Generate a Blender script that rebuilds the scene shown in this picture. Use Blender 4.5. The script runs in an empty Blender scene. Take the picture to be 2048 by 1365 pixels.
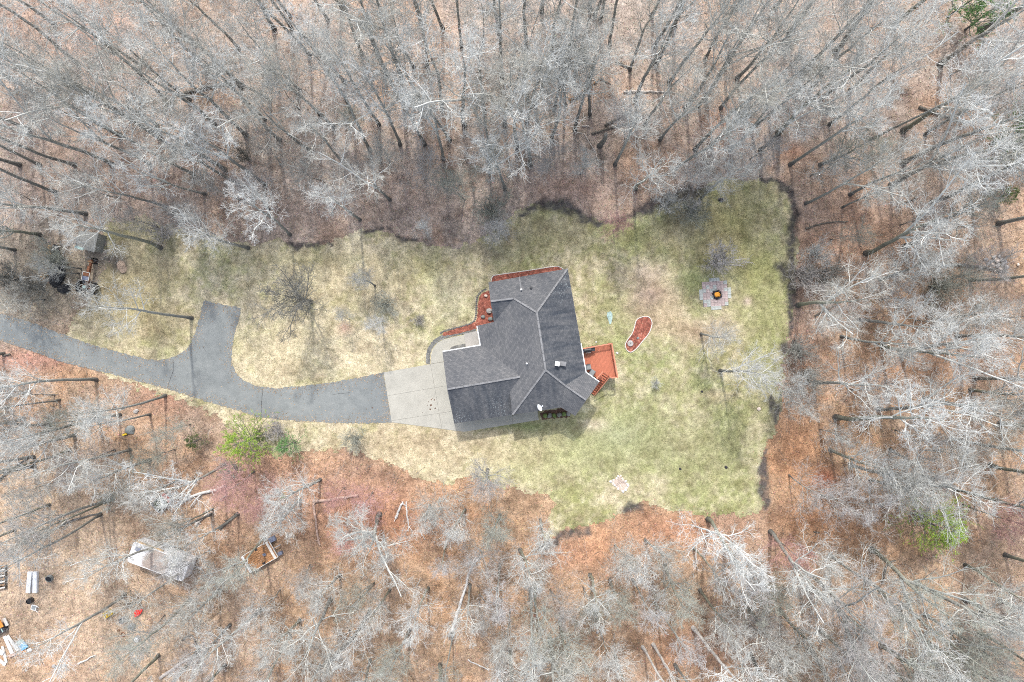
import bpy, bmesh, math, random
import numpy as np
from mathutils import Vector, Matrix

# ------------------------------------------------------------------ camera, world, sun, exposure
SC = bpy.context.scene
COL = SC.collection
H = 82.0                       # drone height in metres
S = 123.0 / 2048.0             # metres per photo pixel on the ground

cam_d = bpy.data.cameras.new('drone_camera')
cam_d.sensor_width = 36.0
cam_d.lens = 24.0
cam_d.clip_start = 0.5
cam_d.clip_end = 2000.0
cam = bpy.data.objects.new('drone_camera', cam_d)
cam.location = (0, 0, H)
COL.objects.link(cam)
SC.camera = cam

SUN_EL, SUN_AZ = math.radians(52), math.radians(-4)     # azimuth measured from image-up (+Y) towards +X
world = bpy.data.worlds.new('World')
SC.world = world
world.use_nodes = True
wn = world.node_tree.nodes
sky = wn.new('ShaderNodeTexSky')
sky.sky_type = 'NISHITA'
sky.sun_disc = False
sky.sun_elevation = SUN_EL
sky.sun_rotation = SUN_AZ
sky.altitude = 200
sky.air_density = 1.0
sky.dust_density = 3.0
sky.ozone_density = 1.0
wn['Background'].inputs['Strength'].default_value = 0.15
hs = wn.new('ShaderNodeHueSaturation')          # thin high cloud: a paler, whiter sky
hs.inputs['Saturation'].default_value = .62
world.node_tree.links.new(sky.outputs[0], hs.inputs['Color'])
world.node_tree.links.new(hs.outputs[0], wn['Background'].inputs['Color'])

sun_d = bpy.data.lights.new('sun', 'SUN')
sun_d.energy = 1.4
sun_d.angle = math.radians(1.6)
sun_d.color = (1.0, 0.965, 0.92)
sun = bpy.data.objects.new('sun', sun_d)
sd = Vector((math.sin(SUN_AZ) * math.cos(SUN_EL), math.cos(SUN_AZ) * math.cos(SUN_EL), math.sin(SUN_EL)))
sun.rotation_euler = sd.to_track_quat('Z', 'Y').to_euler()
COL.objects.link(sun)

SC.view_settings.view_transform = 'Standard'
SC.view_settings.look = 'None'
SC.view_settings.exposure = 1.27
SC.view_settings.gamma = 1.0
SC.view_settings.use_curve_mapping = False
SC.render.engine = 'CYCLES'
SC.cycles.max_bounces = 2
SC.cycles.diffuse_bounces = 2
SC.cycles.use_denoising = False
SC.cycles.filter_width = 1.0

# ------------------------------------------------------------------ helpers
random.seed(7)
RNG = np.random.default_rng(11)


def W(px, py, z=0.0):
    """photo pixel -> place in metres at height z"""
    f = (H - z) / H
    return Vector(((px - 1024) * S * f, (682.5 - py) * S * f, z))


def link(o):
    COL.objects.link(o)
    return o


def tag(o, label=None, cat=None, group=None, kind=None):
    if label: o['label'] = label
    if cat: o['category'] = cat
    if group: o['group'] = group
    if kind: o['kind'] = kind
    return o


def empty(name, loc, rz=0.0):
    o = bpy.data.objects.new(name, None)
    o.location = loc
    o.rotation_euler = (0, 0, rz)
    o.empty_display_size = 0.3
    return link(o)


def mesh_np(name, V, F, mat=None, smooth=False):
    """V (n,3) array, F (m,3) or (m,4) array -> mesh"""
    V = np.ascontiguousarray(V, dtype=np.float32)
    F = np.ascontiguousarray(F, dtype=np.int32)
    me = bpy.data.meshes.new(name)
    k = F.shape[1]
    me.vertices.add(len(V))
    me.vertices.foreach_set('co', V.ravel())
    me.loops.add(F.size)
    me.loops.foreach_set('vertex_index', F.ravel())
    me.polygons.add(len(F))
    me.polygons.foreach_set('loop_start', np.arange(0, F.size, k, dtype=np.int32))
    me.polygons.foreach_set('loop_total', np.full(len(F), k, dtype=np.int32))
    me.update(calc_edges=True)
    if smooth:
        me.polygons.foreach_set('use_smooth', np.ones(len(F), dtype=bool))
    if mat: me.materials.append(mat)
    return me


def obj(name, me, parent=None, loc=None):
    o = bpy.data.objects.new(name, me)
    if loc is not None: o.location = loc
    link(o)
    if parent: o.parent = parent
    return o


def set_col(me, cols, name='Col'):
    a = me.attributes.new(name, 'FLOAT_COLOR', 'POINT')
    c = np.ones((len(me.vertices), 4), dtype=np.float32)
    c[:, :3] = cols
    a.data.foreach_set('color', c.ravel())


class MB:
    """collects simple solids into one mesh (one part)"""
    def __init__(self): self.v, self.f = [], []

    def add(self, vs, fs):
        n = len(self.v)
        self.v += [tuple(v) for v in vs]
        self.f += [tuple(i + n for i in f) for f in fs]
        return self

    def box(self, c, s, rz=0.0, M=None):
        x, y, z = s[0] / 2, s[1] / 2, s[2] / 2
        vs = [Vector(p) for p in ((-x, -y, -z), (x, -y, -z), (x, y, -z), (-x, y, -z), (-x, -y, z), (x, -y, z), (x, y, z), (-x, y, z))]
        R = M if M is not None else Matrix.Rotation(rz, 3, 'Z')
        c = Vector(c)
        return self.add([R @ v + c for v in vs], [(0, 3, 2, 1), (4, 5, 6, 7), (0, 1, 5, 4), (1, 2, 6, 5), (2, 3, 7, 6), (3, 0, 4, 7)])

    def bar(self, a, b, w, h, up=(0, 0, 1)):
        """rectangular bar from a to b"""
        a, b = Vector(a), Vector(b)
        d = (b - a)
        L = d.length
        d.normalize()
        u = Vector(up)
        sx = d.cross(u)
        if sx.length < 1e-4: sx = d.cross(Vector((1, 0, 0)))
        sx.normalize()
        uz = sx.cross(d)
        M = Matrix((d, sx, uz)).transposed()
        return self.box((a + b) / 2, (L, w, h), M=M)

    def prism(self, pts, z0, z1):
        n = len(pts)
        vs = [(p[0], p[1], z0) for p in pts] + [(p[0], p[1], z1) for p in pts]
        fs = [tuple(range(n))[::-1], tuple(range(n, 2 * n))] + [(i, (i + 1) % n, n + (i + 1) % n, n + i) for i in range(n)]
        return self.add(vs, fs)

    def tube(self, pts, rads, sides=8, cap=True):
        pts = [Vector(p) for p in pts]
        if not hasattr(rads, '__len__'): rads = [rads] * len(pts)
        vs, fs = [], []
        ref = Vector((0.31, 0.17, 0.93))
        for i, p in enumerate(pts):
            t = (pts[min(i + 1, len(pts) - 1)] - pts[max(i - 1, 0)]).normalized()
            a = t.cross(ref)
            if a.length < .05: a = t.cross(Vector((1, 0, 0)))
            a.normalize()
            b = t.cross(a)
            for j in range(sides):
                th = 2 * math.pi * j / sides
                vs.append(p + (a * math.cos(th) + b * math.sin(th)) * rads[i])
        for i in range(len(pts) - 1):
            for j in range(sides):
                k = (j + 1) % sides
                fs.append((i * sides + j, i * sides + k, (i + 1) * sides + k, (i + 1) * sides + j))
        if cap:
            fs.append(tuple(range(sides))[::-1])
            fs.append(tuple((len(pts) - 1) * sides + j for j in range(sides)))
        return self.add(vs, fs)

    def lathe(self, prof, c=(0, 0, 0), sides=16):
        """prof: list of (r, z)"""
        vs, fs = [], []
        c = Vector(c)
        for r, z in prof:
            for j in range(sides):
                th = 2 * math.pi * j / sides
                vs.append(c + Vector((r * math.cos(th), r * math.sin(th), z)))
        for i in range(len(prof) - 1):
            for j in range(sides):
                k = (j + 1) % sides
                fs.append((i * sides + j, i * sides + k, (i + 1) * sides + k, (i + 1) * sides + j))
        fs.append(tuple(range(sides))[::-1])
        fs.append(tuple((len(prof) - 1) * sides + j for j in range(sides)))
        return self.add(vs, fs)

    def mesh(self, name, mat, smooth=False):
        me = bpy.data.meshes.new(name)
        me.from_pydata(self.v, [], self.f)
        me.update()
        if smooth: me.polygons.foreach_set('use_smooth', [True] * len(me.polygons))
        me.materials.append(mat)
        return me

    def build(self, name, mat, parent=None, loc=None, smooth=False):
        return obj(name, self.mesh(name, mat, smooth), parent, loc)


def rock_mesh(name, mat, seed, size=(1, 1, .6), rough=.22, sub=2):
    bm = bmesh.new()
    bmesh.ops.create_icosphere(bm, subdivisions=sub, radius=1.0)
    r = np.random.default_rng(seed)
    ph = r.uniform(0, 6.28, (6, 3))
    fr = r.uniform(.8, 2.6, (6, 3))
    for v in bm.verts:
        d = sum(math.sin(v.co.dot(Vector(fr[i])) * 1.3 + ph[i, 0]) for i in range(6)) / 6
        v.co *= 1 + rough * d * 1.8 + r.normal() * rough * .12
        v.co.x *= size[0]; v.co.y *= size[1]; v.co.z *= size[2]
    me = bpy.data.meshes.new(name)
    bm.to_mesh(me)
    bm.free()
    me.materials.append(mat)
    return me


def catmull(pts, n=8, closed=False):
    P = [Vector((p[0], p[1])) for p in pts]
    out = []
    N = len(P)
    rng = range(N) if closed else range(N - 1)
    for i in rng:
        if closed: p0, p1, p2, p3 = P[i - 1], P[i], P[(i + 1) % N], P[(i + 2) % N]
        else: p0, p1, p2, p3 = P[max(i - 1, 0)], P[i], P[i + 1], P[min(i + 2, N - 1)]
        for k in range(n):
            t = k / n
            out.append(.5 * ((2 * p1) + (-p0 + p2) * t + (2 * p0 - 5 * p1 + 4 * p2 - p3) * t * t + (-p0 + 3 * p1 - 3 * p2 + p3) * t ** 3))
    if not closed: out.append(P[-1])
    return [(p.x, p.y) for p in out]


def inside(poly, X, Y):
    """vectorised point in polygon"""
    res = np.zeros(X.shape, dtype=bool)
    n = len(poly)
    for i in range(n):
        x1, y1 = poly[i]
        x2, y2 = poly[(i + 1) % n]
        if y1 == y2: continue
        c = ((y1 > Y) != (y2 > Y)) & (X < (x2 - x1) * (Y - y1) / (y2 - y1) + x1)
        res ^= c
    return res


def poly_w(pts, z=0.0):
    return [tuple(W(p[0], p[1], z)[:2]) for p in pts]


_perm = RNG.permutation(512)


def vnoise(X, Y, scale, seed=0):
    """smooth value noise, 0..1"""
    X = np.asarray(X) * scale + seed * 17.3
    Y = np.asarray(Y) * scale + seed * 9.1
    xi, yi = np.floor(X).astype(int), np.floor(Y).astype(int)
    fx, fy = X - xi, Y - yi
    fx = fx * fx * (3 - 2 * fx)
    fy = fy * fy * (3 - 2 * fy)
    h = lambda a, b: _perm[(_perm[a & 511] + b) & 511] / 511.0
    return (h(xi, yi) * (1 - fx) + h(xi + 1, yi) * fx) * (1 - fy) + (h(xi, yi + 1) * (1 - fx) + h(xi + 1, yi + 1) * fx) * fy


def jag(poly, step=.2, amp=.12, seed=0):
    """ragged version of a world-space polygon"""
    r = np.random.default_rng(seed)
    out = []
    n = len(poly)
    for i in range(n):
        a, b = Vector(poly[i]), Vector(poly[(i + 1) % n])
        m = max(1, int((b - a).length / step))
        d = (b - a)
        nrm = Vector((-d.y, d.x))
        if nrm.length > 0: nrm.normalize()
        for k in range(m):
            p = a.lerp(b, k / m) + nrm * float(r.normal()) * amp
            out.append((p.x, p.y))
    return out


def ribbon(pts, widths):
    """polyline (world) + widths -> polygon"""
    L, R = [], []
    for i, p in enumerate(pts):
        a = Vector(pts[max(i - 1, 0)]); b = Vector(pts[min(i + 1, len(pts) - 1)])
        d = (b - a).normalized()
        n = Vector((-d.y, d.x))
        w = widths[i] if hasattr(widths, '__len__') else widths
        L.append(tuple(Vector(p) + n * w / 2)); R.append(tuple(Vector(p) - n * w / 2))
    return L + R[::-1]


def slab(name, poly, z0, z1, mat, parent=None):
    a = sum(poly[i][0] * poly[(i + 1) % len(poly)][1] - poly[(i + 1) % len(poly)][0] * poly[i][1] for i in range(len(poly)))
    if a < 0: poly = poly[::-1]
    return MB().prism(poly, z0, z1).build(name, mat, parent)


def clip_half(poly, a, b):
    """keep the part of a convex-ish polygon left of a->b"""
    out = []
    a, b = Vector(a), Vector(b)
    d = b - a
    s = lambda p: d.x * (p[1] - a.y) - d.y * (p[0] - a.x)
    for i in range(len(poly)):
        p, q = poly[i], poly[(i + 1) % len(poly)]
        sp, sq = s(p), s(q)
        if sp >= 0: out.append(p)
        if (sp >= 0) != (sq >= 0):
            t = sp / (sp - sq)
            out.append((p[0] + (q[0] - p[0]) * t, p[1] + (q[1] - p[1]) * t))
    return out


# ------------------------------------------------------------------ materials
def new_mat(name):
    m = bpy.data.materials.new(name)
    m.use_nodes = True
    nt = m.node_tree
    b = nt.nodes['Principled BSDF']
    b.inputs['Roughness'].default_value = .85
    b.inputs['Specular IOR Level'].default_value = .25
    return m, nt, b


def nnode(nt, t, **kw):
    n = nt.nodes.new(t)
    for k, v in kw.items(): setattr(n, k, v)
    return n


def ramp(nt, src, stops):
    r = nnode(nt, 'ShaderNodeValToRGB')
    els = r.color_ramp.elements
    while len(els) < len(stops): els.new(.5)
    for e, (p, c) in zip(els, stops):
        e.position = p
        e.color = (*c, 1) if len(c) == 3 else c
    nt.links.new(src, r.inputs[0])
    return r.outputs[0]


def noise(nt, vec, scale, detail=4, rough=.6, dist=0):
    n = nnode(nt, 'ShaderNodeTexNoise')
    n.inputs['Scale'].default_value = scale
    n.inputs['Detail'].default_value = detail
    n.inputs['Roughness'].default_value = rough
    n.inputs['Distortion'].default_value = dist
    if vec is not None: nt.links.new(vec, n.inputs['Vector'])
    return n.outputs['Fac']


def mix(nt, a, b, fac, mode='MIX'):
    n = nnode(nt, 'ShaderNodeMix', data_type='RGBA', blend_type=mode)
    for i, v in ((0, fac), (6, a), (7, b)):
        if isinstance(v, (int, float)): n.inputs[i].default_value = v
        elif isinstance(v, tuple): n.inputs[i].default_value = (*v, 1)
        else: nt.links.new(v, n.inputs[i])
    return n.outputs[2]


def bump(nt, bsdf, h, strength=.5, dist=.05):
    n = nnode(nt, 'ShaderNodeBump')
    n.inputs['Strength'].default_value = strength
    n.inputs['Distance'].default_value = dist
    nt.links.new(h, n.inputs['Height'])
    nt.links.new(n.outputs[0], bsdf.inputs['Normal'])


def coords(nt, kind='Object'):
    return nnode(nt, 'ShaderNodeTexCoord').outputs[kind]


def plain(name, c, var=.25, scale=6.0, rough=.8, bump_s=.2, stretch=None, metal=0.0, spec=.25):
    """paint, wood, stone...: a colour with grain and blotches"""
    m, nt, b = new_mat(name)
    v = coords(nt)
    if stretch:
        mp = nnode(nt, 'ShaderNodeMapping')
        mp.inputs['Scale'].default_value = stretch
        nt.links.new(v, mp.inputs[0]); v = mp.outputs[0]
    n1 = noise(nt, v, scale, 6, .65)
    lo = tuple(max(0, x * (1 - var)) for x in c)
    hi = tuple(min(1, x * (1 + var)) for x in c)
    col = ramp(nt, n1, [(.3, lo), (.7, hi)])
    nt.links.new(col, b.inputs['Base Color'])
    b.inputs['Roughness'].default_value = rough
    b.inputs['Metallic'].default_value = metal
    b.inputs['Specular IOR Level'].default_value = spec
    if bump_s: bump(nt, b, n1, bump_s, .02)
    return m


def attr_ground(name, fine, contrast, leafy=None, bumpd=.06):
    """ground cover whose large-scale colour sits in the Col attribute"""
    m, nt, b = new_mat(name)
    v = coords(nt)
    a = nnode(nt, 'ShaderNodeAttribute', attribute_name='Col').outputs['Color']
    n1 = noise(nt, v, fine, 5, .75)
    n2 = noise(nt, v, fine * .22, 4, .6)
    k = contrast
    col = mix(nt, a, ramp(nt, n1, [(.28, (1 - k,) * 3), (.5, (1, 1, 1)), (.74, (1 + k * .9,) * 3)]), 1.0, 'MULTIPLY')
    col = mix(nt, col, ramp(nt, n2, [(.3, (.7, .7, .69)), (.5, (1, 1, 1)), (.7, (1.25, 1.25, 1.26))]), 1.0, 'MULTIPLY')
    n3 = noise(nt, v, .45, 4, .65, .4)
    col = mix(nt, col, ramp(nt, n3, [(.3, (.72, .69, .68)), (.5, (1, 1, 1)), (.7, (1.2, 1.22, 1.22))]), 1.0, 'MULTIPLY')
    if leafy:
        vo = nnode(nt, 'ShaderNodeTexVoronoi')
        vo.inputs['Scale'].default_value = leafy[0]
        nt.links.new(v, vo.inputs['Vector'])
        sep = nnode(nt, 'ShaderNodeSeparateColor')
        nt.links.new(vo.outputs['Color'], sep.inputs[0])
        lc = ramp(nt, sep.outputs[0], leafy[1])
        col = mix(nt, col, mix(nt, col, lc, 1.0, 'MULTIPLY'), leafy[2])
    nt.links.new(col, b.inputs['Base Color'])
    b.inputs['Roughness'].default_value = .95
    b.inputs['Specular IOR Level'].default_value = .1
    bump(nt, b, n1, .8, bumpd)
    return m


M = {}
M['litter'] = attr_ground('leaf_litter', 7.0, .38,
                          (8.0, [(0, (.45, .42, .42)), (.25, (.8, .7, .65)), (.5, (1.05, 1, 1)), (.8, (1.35, 1.25, 1.2)), (1, (1.6, 1.6, 1.6))], .42), .1)
M['grass'] = attr_ground('lawn_grass', 6.5, .3,
                         (9.0, [(0, (.6, .66, .55)), (.4, (.95, .95, .9)), (.75, (1.1, 1.1, 1.05)), (1, (1.35, 1.35, 1.4))], .55), .06)


def attr_leaf(name, rough=.9):
    m, nt, b = new_mat(name)
    a = nnode(nt, 'ShaderNodeAttribute', attribute_name='Col').outputs['Color']
    nt.links.new(a, b.inputs['Base Color'])
    b.inputs['Roughness'].default_value = rough
    b.inputs['Specular IOR Level'].default_value = .15
    return m


M['leaf'] = attr_leaf('fallen_leaf')


def soil_mat(name, c, speck, sc=7.0):
    m, nt, b = new_mat(name)
    v = coords(nt)
    n1 = noise(nt, v, sc, 6, .75)
    n2 = noise(nt, v, 1.1, 3, .6)
    col = ramp(nt, n1, [(.3, tuple(x * .4 for x in c)), (.5, c), (.6, tuple(x * 1.6 for x in c)), (.7, speck)])
    col = mix(nt, col, ramp(nt, n2, [(.3, (.7, .7, .7)), (.7, (1.3, 1.3, 1.25))]), 1, 'MULTIPLY')
    nt.links.new(col, b.inputs['Base Color'])
    bump(nt, b, n1, .9, .08)
    return m


M['soil'] = soil_mat('dark_soil', (.105, .098, .093), (.3, .26, .23), 7.0)
M['mulch'] = soil_mat('red_mulch', (.25, .085, .06), (.5, .36, .29), 4.0)
M['mulch_brown'] = soil_mat('brown_mulch', (.12, .07, .05), (.3, .22, .17), 6.0)
M['gravel'] = soil_mat('grey_gravel', (.15, .15, .145), (.42, .41, .39), 11.0)
M['bed_gravel'] = soil_mat('pale_gravel', (.42, .34, .29), (.6, .55, .5), 12.0)


def asphalt_mat():
    m, nt, b = new_mat('worn_asphalt')
    v = coords(nt)
    n0 = noise(nt, v, .09, 3, .5)
    n1 = noise(nt, v, .9, 5, .65)
    n2 = noise(nt, v, 14, 4, .8)
    col = ramp(nt, n1, [(.25, (.158, .17, .166)), (.5, (.198, .211, .205)), (.78, (.238, .248, .238))])
    col = mix(nt, col, ramp(nt, n2, [(.25, (.72, .72, .72)), (.75, (1.28, 1.28, 1.28))]), 1, 'MULTIPLY')
    col = mix(nt, col, ramp(nt, n0, [(.35, (.85, .86, .88)), (.65, (1.15, 1.14, 1.12))]), 1, 'MULTIPLY')
    nt.links.new(col, b.inputs['Base Color'])
    b.inputs['Roughness'].default_value = .8
    bump(nt, b, n2, .35, .02)
    return m


def concrete_mat(name='concrete', base=(.372, .36, .312)):
    m, nt, b = new_mat(name)
    v = coords(nt)
    n1 = noise(nt, v, .55, 6, .68)
    n2 = noise(nt, v, 9, 5, .75)
    n3 = noise(nt, v, 2.2, 3, .6)
    d = tuple(x * .84 for x in base)
    l = tuple(x * 1.13 for x in base)
    col = ramp(nt, n1, [(.25, d), (.5, base), (.75, l)])
    col = mix(nt, col, ramp(nt, n2, [(.3, (.86, .86, .86)), (.7, (1.1, 1.1, 1.1))]), 1, 'MULTIPLY')
    col = mix(nt, col, tuple(x * .5 for x in base), ramp(nt, n3, [(.70, (0, 0, 0)), (.8, (.35, .35, .35))]))
    nt.links.new(col, b.inputs['Base Color'])
    b.inputs['Roughness'].default_value = .82
    bump(nt, b, n2, .2, .01)
    return m


M['asphalt'] = asphalt_mat()
M['concrete'] = concrete_mat()
M['step_concrete'] = concrete_mat('step_concrete', (.36, .345, .32))
M['paver'] = plain('grey_paver', (.38, .40, .37), .3, 3.0)
M['paver_red'] = plain('rose_paver', (.40, .32, .30), .3, 3.0)
M['crack'] = plain('tar_crack', (.06, .06, .062), .2)
M['joint'] = plain('concrete_joint', (.16, .15, .13), .2)
M['white_paint'] = plain('white_paint', (.78, .78, .76), .06, 3.0, .5)
M['siding'] = plain('house_siding', (.62, .6, .55), .08, 2.0)
M['glass'] = plain('window_glass', (.05, .06, .07), .2, 1.0, .1, 0, spec=.6)
M['edging'] = plain('pale_edging', (.62, .58, .53), .15, 5.0)
M['edge_stone'] = plain('edging_stone', (.17, .165, .16), .4, 4.0)
M['deck'] = plain('stained_cedar', (.42, .14, .08), .22, 2.2, .6, .25, stretch=(7, 1.2, 1))
M['deck_rail'] = plain('rail_cedar', (.52, .21, .13), .2, 3.0, .6)
M['deck_dark'] = plain('stair_cedar', (.30, .07, .035), .25, 3.0, .7)
M['black_metal'] = plain('black_metal', (.02, .021, .024), .3, 3.0, .4, .1, spec=.5)
M['grey_fabric'] = plain('grey_cushion', (.22, .235, .235), .15, 5.0)
M['steel'] = plain('galvanised_steel', (.35, .36, .37), .2, 4.0, .45, .1, spec=.5)
M['rust'] = plain('rusty_iron', (.20, .085, .045), .5, 5.0, .8, .4)
M['rubber'] = plain('old_tyre', (.025, .025, .027), .3, 5.0, .7)
M['cream_rim'] = plain('cream_wheel', (.5, .42, .3), .25, 5.0)
M['blue_grey'] = plain('blue_grey_paint', (.18, .2, .26), .3, 5.0)
M['dish'] = plain('dish_white', (.75, .78, .8), .05, 3.0, .4)
M['wood_grey'] = plain('weathered_wood', (.24, .235, .21), .35, 3.0, .85, .3, stretch=(1, 6, 1))
M['wood_pale'] = plain('pale_lumber', (.58, .55, .5), .2, 3.0)
M['wood_tan'] = plain('tan_lumber', (.46, .31, .16), .3, 3.0)
M['red_paint'] = plain('faded_red_board', (.42, .09, .07), .25, 4.0)
M['bright_red'] = plain('bright_red_cloth', (.75, .02, .015), .15, 4.0)
M['orange'] = plain('orange_board', (.62, .24, .05), .25, 4.0)
M['yellow'] = plain('yellow_plastic', (.62, .44, .04), .25, 4.0)
M['blue'] = plain('blue_sheet', (.12, .33, .52), .2, 3.0, .5)
M['teal'] = plain('teal_plastic', (.3, .40, .37), .35, 4.0, .6)
M['white_plastic'] = plain('white_plastic', (.68, .68, .68), .12, 4.0, .5)
M['rock'] = plain('field_rock', (.36, .34, .32), .35, 3.0, .9, .5)
M['rock_pale'] = plain('pale_rock', (.62, .52, .44), .3, 3.0, .9, .4)
M['rock_dark'] = plain('grey_green_rock', (.2, .215, .205), .35, 3.0, .9, .5)
M['ember'] = plain('orange_leaves', (.75, .30, .04), .5, 14.0)
M['char'] = plain('charred_stone', (.035, .033, .038), .4, 6.0)
M['conifer'] = None


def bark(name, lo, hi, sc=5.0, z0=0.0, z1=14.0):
    """trunk bark: darker at the butt, paler up the stem, with shade painted in"""
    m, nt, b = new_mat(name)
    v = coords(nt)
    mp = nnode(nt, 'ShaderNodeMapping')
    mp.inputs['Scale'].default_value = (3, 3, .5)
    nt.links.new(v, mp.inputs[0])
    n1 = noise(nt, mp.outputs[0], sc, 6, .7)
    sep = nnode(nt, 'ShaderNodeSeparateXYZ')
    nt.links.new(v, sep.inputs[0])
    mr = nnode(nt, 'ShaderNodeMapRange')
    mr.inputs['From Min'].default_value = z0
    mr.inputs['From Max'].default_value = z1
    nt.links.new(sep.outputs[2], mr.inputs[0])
    col = mix(nt, lo, hi, mr.outputs[0])  # shade low on the trunk painted in by height, paler above
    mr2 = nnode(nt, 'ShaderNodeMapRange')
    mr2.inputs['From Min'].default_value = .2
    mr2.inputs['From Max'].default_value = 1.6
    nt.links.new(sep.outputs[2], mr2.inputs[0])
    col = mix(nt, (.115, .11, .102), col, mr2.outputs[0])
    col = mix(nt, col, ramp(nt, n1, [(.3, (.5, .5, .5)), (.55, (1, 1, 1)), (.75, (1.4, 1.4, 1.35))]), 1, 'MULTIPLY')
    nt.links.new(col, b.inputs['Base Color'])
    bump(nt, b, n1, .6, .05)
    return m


def birch_bark():
    m, nt, b = new_mat('white_birch_bark')
    v = coords(nt)
    mp = nnode(nt, 'ShaderNodeMapping')
    mp.inputs['Scale'].default_value = (1.2, 1.2, 5)
    nt.links.new(v, mp.inputs[0])
    n1 = noise(nt, mp.outputs[0], 2.0, 4, .7)
    col = ramp(nt, n1, [(.33, (.08, .075, .07)), (.42, (.5, .48, .45)), (.7, (.68, .66, .62))])
    nt.links.new(col, b.inputs['Base Color'])
    bump(nt, b, n1, .3, .02)
    return m


def twig(name, c):
    m, nt, b = new_mat(name)
    v = coords(nt)
    n1 = noise(nt, v, 1.3, 3, .6)
    oi = nnode(nt, 'ShaderNodeObjectInfo')
    col = ramp(nt, n1, [(.3, tuple(x * .78 for x in c)), (.7, tuple(min(1, x * 1.2) for x in c))])
    col = mix(nt, col, ramp(nt, oi.outputs['Random'], [(0, (.85, .84, .82)), (1, (1.12, 1.12, 1.14))]), 1, 'MULTIPLY')
    nt.links.new(col, b.inputs['Base Color'])
    b.inputs['Roughness'].default_value = .8
    return m


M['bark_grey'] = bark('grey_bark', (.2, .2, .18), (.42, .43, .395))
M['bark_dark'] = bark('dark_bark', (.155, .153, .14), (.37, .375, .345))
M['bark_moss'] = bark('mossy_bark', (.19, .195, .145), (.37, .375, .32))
M['bark_birch'] = birch_bark()
M['log_bark'] = plain('log_bark', (.13, .115, .095), .5, 4.0, .9, .5)
M['log_pale'] = plain('barkless_log', (.48, .43, .38), .35, 4.0, .9, .4)
M['log_pink'] = plain('rotting_log', (.42, .30, .24), .4, 4.0, .9, .4)
M['log_brown'] = plain('brown_log', (.25, .15, .08), .4, 4.0, .9, .4)
M['limb_pale'] = twig('pale_limbs', (.60, .605, .56))
M['limb_grey'] = twig('grey_limbs', (.38, .39, .36))
M['twig_white'] = twig('pale_branches', (.56, .57, .54))
M['twig_grey'] = twig('grey_branches', (.50, .505, .47))
M['twig_tan'] = twig('tan_branches', (.46, .45, .395))
M['twig_olive'] = twig('olive_branches', (.37, .385, .325))
M['twig_mauve'] = twig('mauve_twigs', (.45, .43, .41))
M['twig_red'] = twig('red_budded_twigs', (.50, .30, .27))
M['twig_dark'] = twig('dark_twigs', (.25, .245, .215))
M['brush'] = twig('dry_brush', (.30, .255, .215))


def needle_mat(name, a, b_):
    m, nt, b = new_mat(name)
    v = coords(nt)
    n1 = noise(nt, v, 2.2, 5, .7)
    nt.links.new(ramp(nt, n1, [(.3, a), (.68, b_)]), b.inputs['Base Color'])
    b.inputs['Roughness'].default_value = .7
    return m


M['needles'] = needle_mat('pine_needles', (.2, .35, .035), (.42, .57, .085))
M['needles_blue'] = needle_mat('bluish_needles', (.11, .25, .08), (.24, .40, .15))
M['needles_dark'] = needle_mat('dark_needles', (.09, .13, .035), (.2, .27, .09))

# ------------------------------------------------------------------ the ground: forest floor and lawn
LAWN_PX = [(130, 672), (178, 600), (205, 545), (212, 490), (204, 452), (225, 440), (262, 440), (300, 430), (330, 448), (420, 472), (500, 490), (545, 478), (590, 492), (655, 486),
           (700, 470), (735, 463), (790, 470), (832, 482), (905, 495), (960, 482), (1000, 452), (1040, 422), (1075, 410), (1112, 405),
           (1150, 418), (1185, 438), (1215, 443), (1262, 434), (1312, 412), (1345, 396), (1385, 378), (1440, 364), (1520, 357), (1556, 364),
           (1582, 388), (1591, 435), (1592, 500), (1588, 560), (1582, 620), (1574, 680), (1566, 740), (1560, 800), (1552, 850), (1530, 905),
           (1520, 960), (1528, 1005), (1500, 1028), (1440, 1030), (1350, 1024), (1292, 1008), (1252, 1015), (1205, 1048), (1135, 1060),
           (1092, 1084), (1096, 1050), (1106, 996), (1060, 986), (1000, 970), (940, 955), (885, 966), (832, 955), (800, 935), (742, 915),
           (690, 900), (620, 902), (565, 914), (540, 905), (475, 868), (432, 832), (380, 806), (330, 790), (270, 772), (215, 752), (150, 700)]
LAWN = poly_w(catmull(LAWN_PX, 4, True))


def splat(cols, X, Y, items):
    for (px, py, rx, ry, c, wgt) in items:
        p = W(px, py)
        d = ((X - p.x) / (rx * S)) ** 2 + ((Y - p.y) / (ry * S)) ** 2
        d = d * (.6 + .8 * vnoise(X, Y, .35, int(px) % 13)) 
        w = (np.exp(-d) * wgt)[..., None]
        cols[...] = cols * (1 - w) + np.array(c) * w


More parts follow.
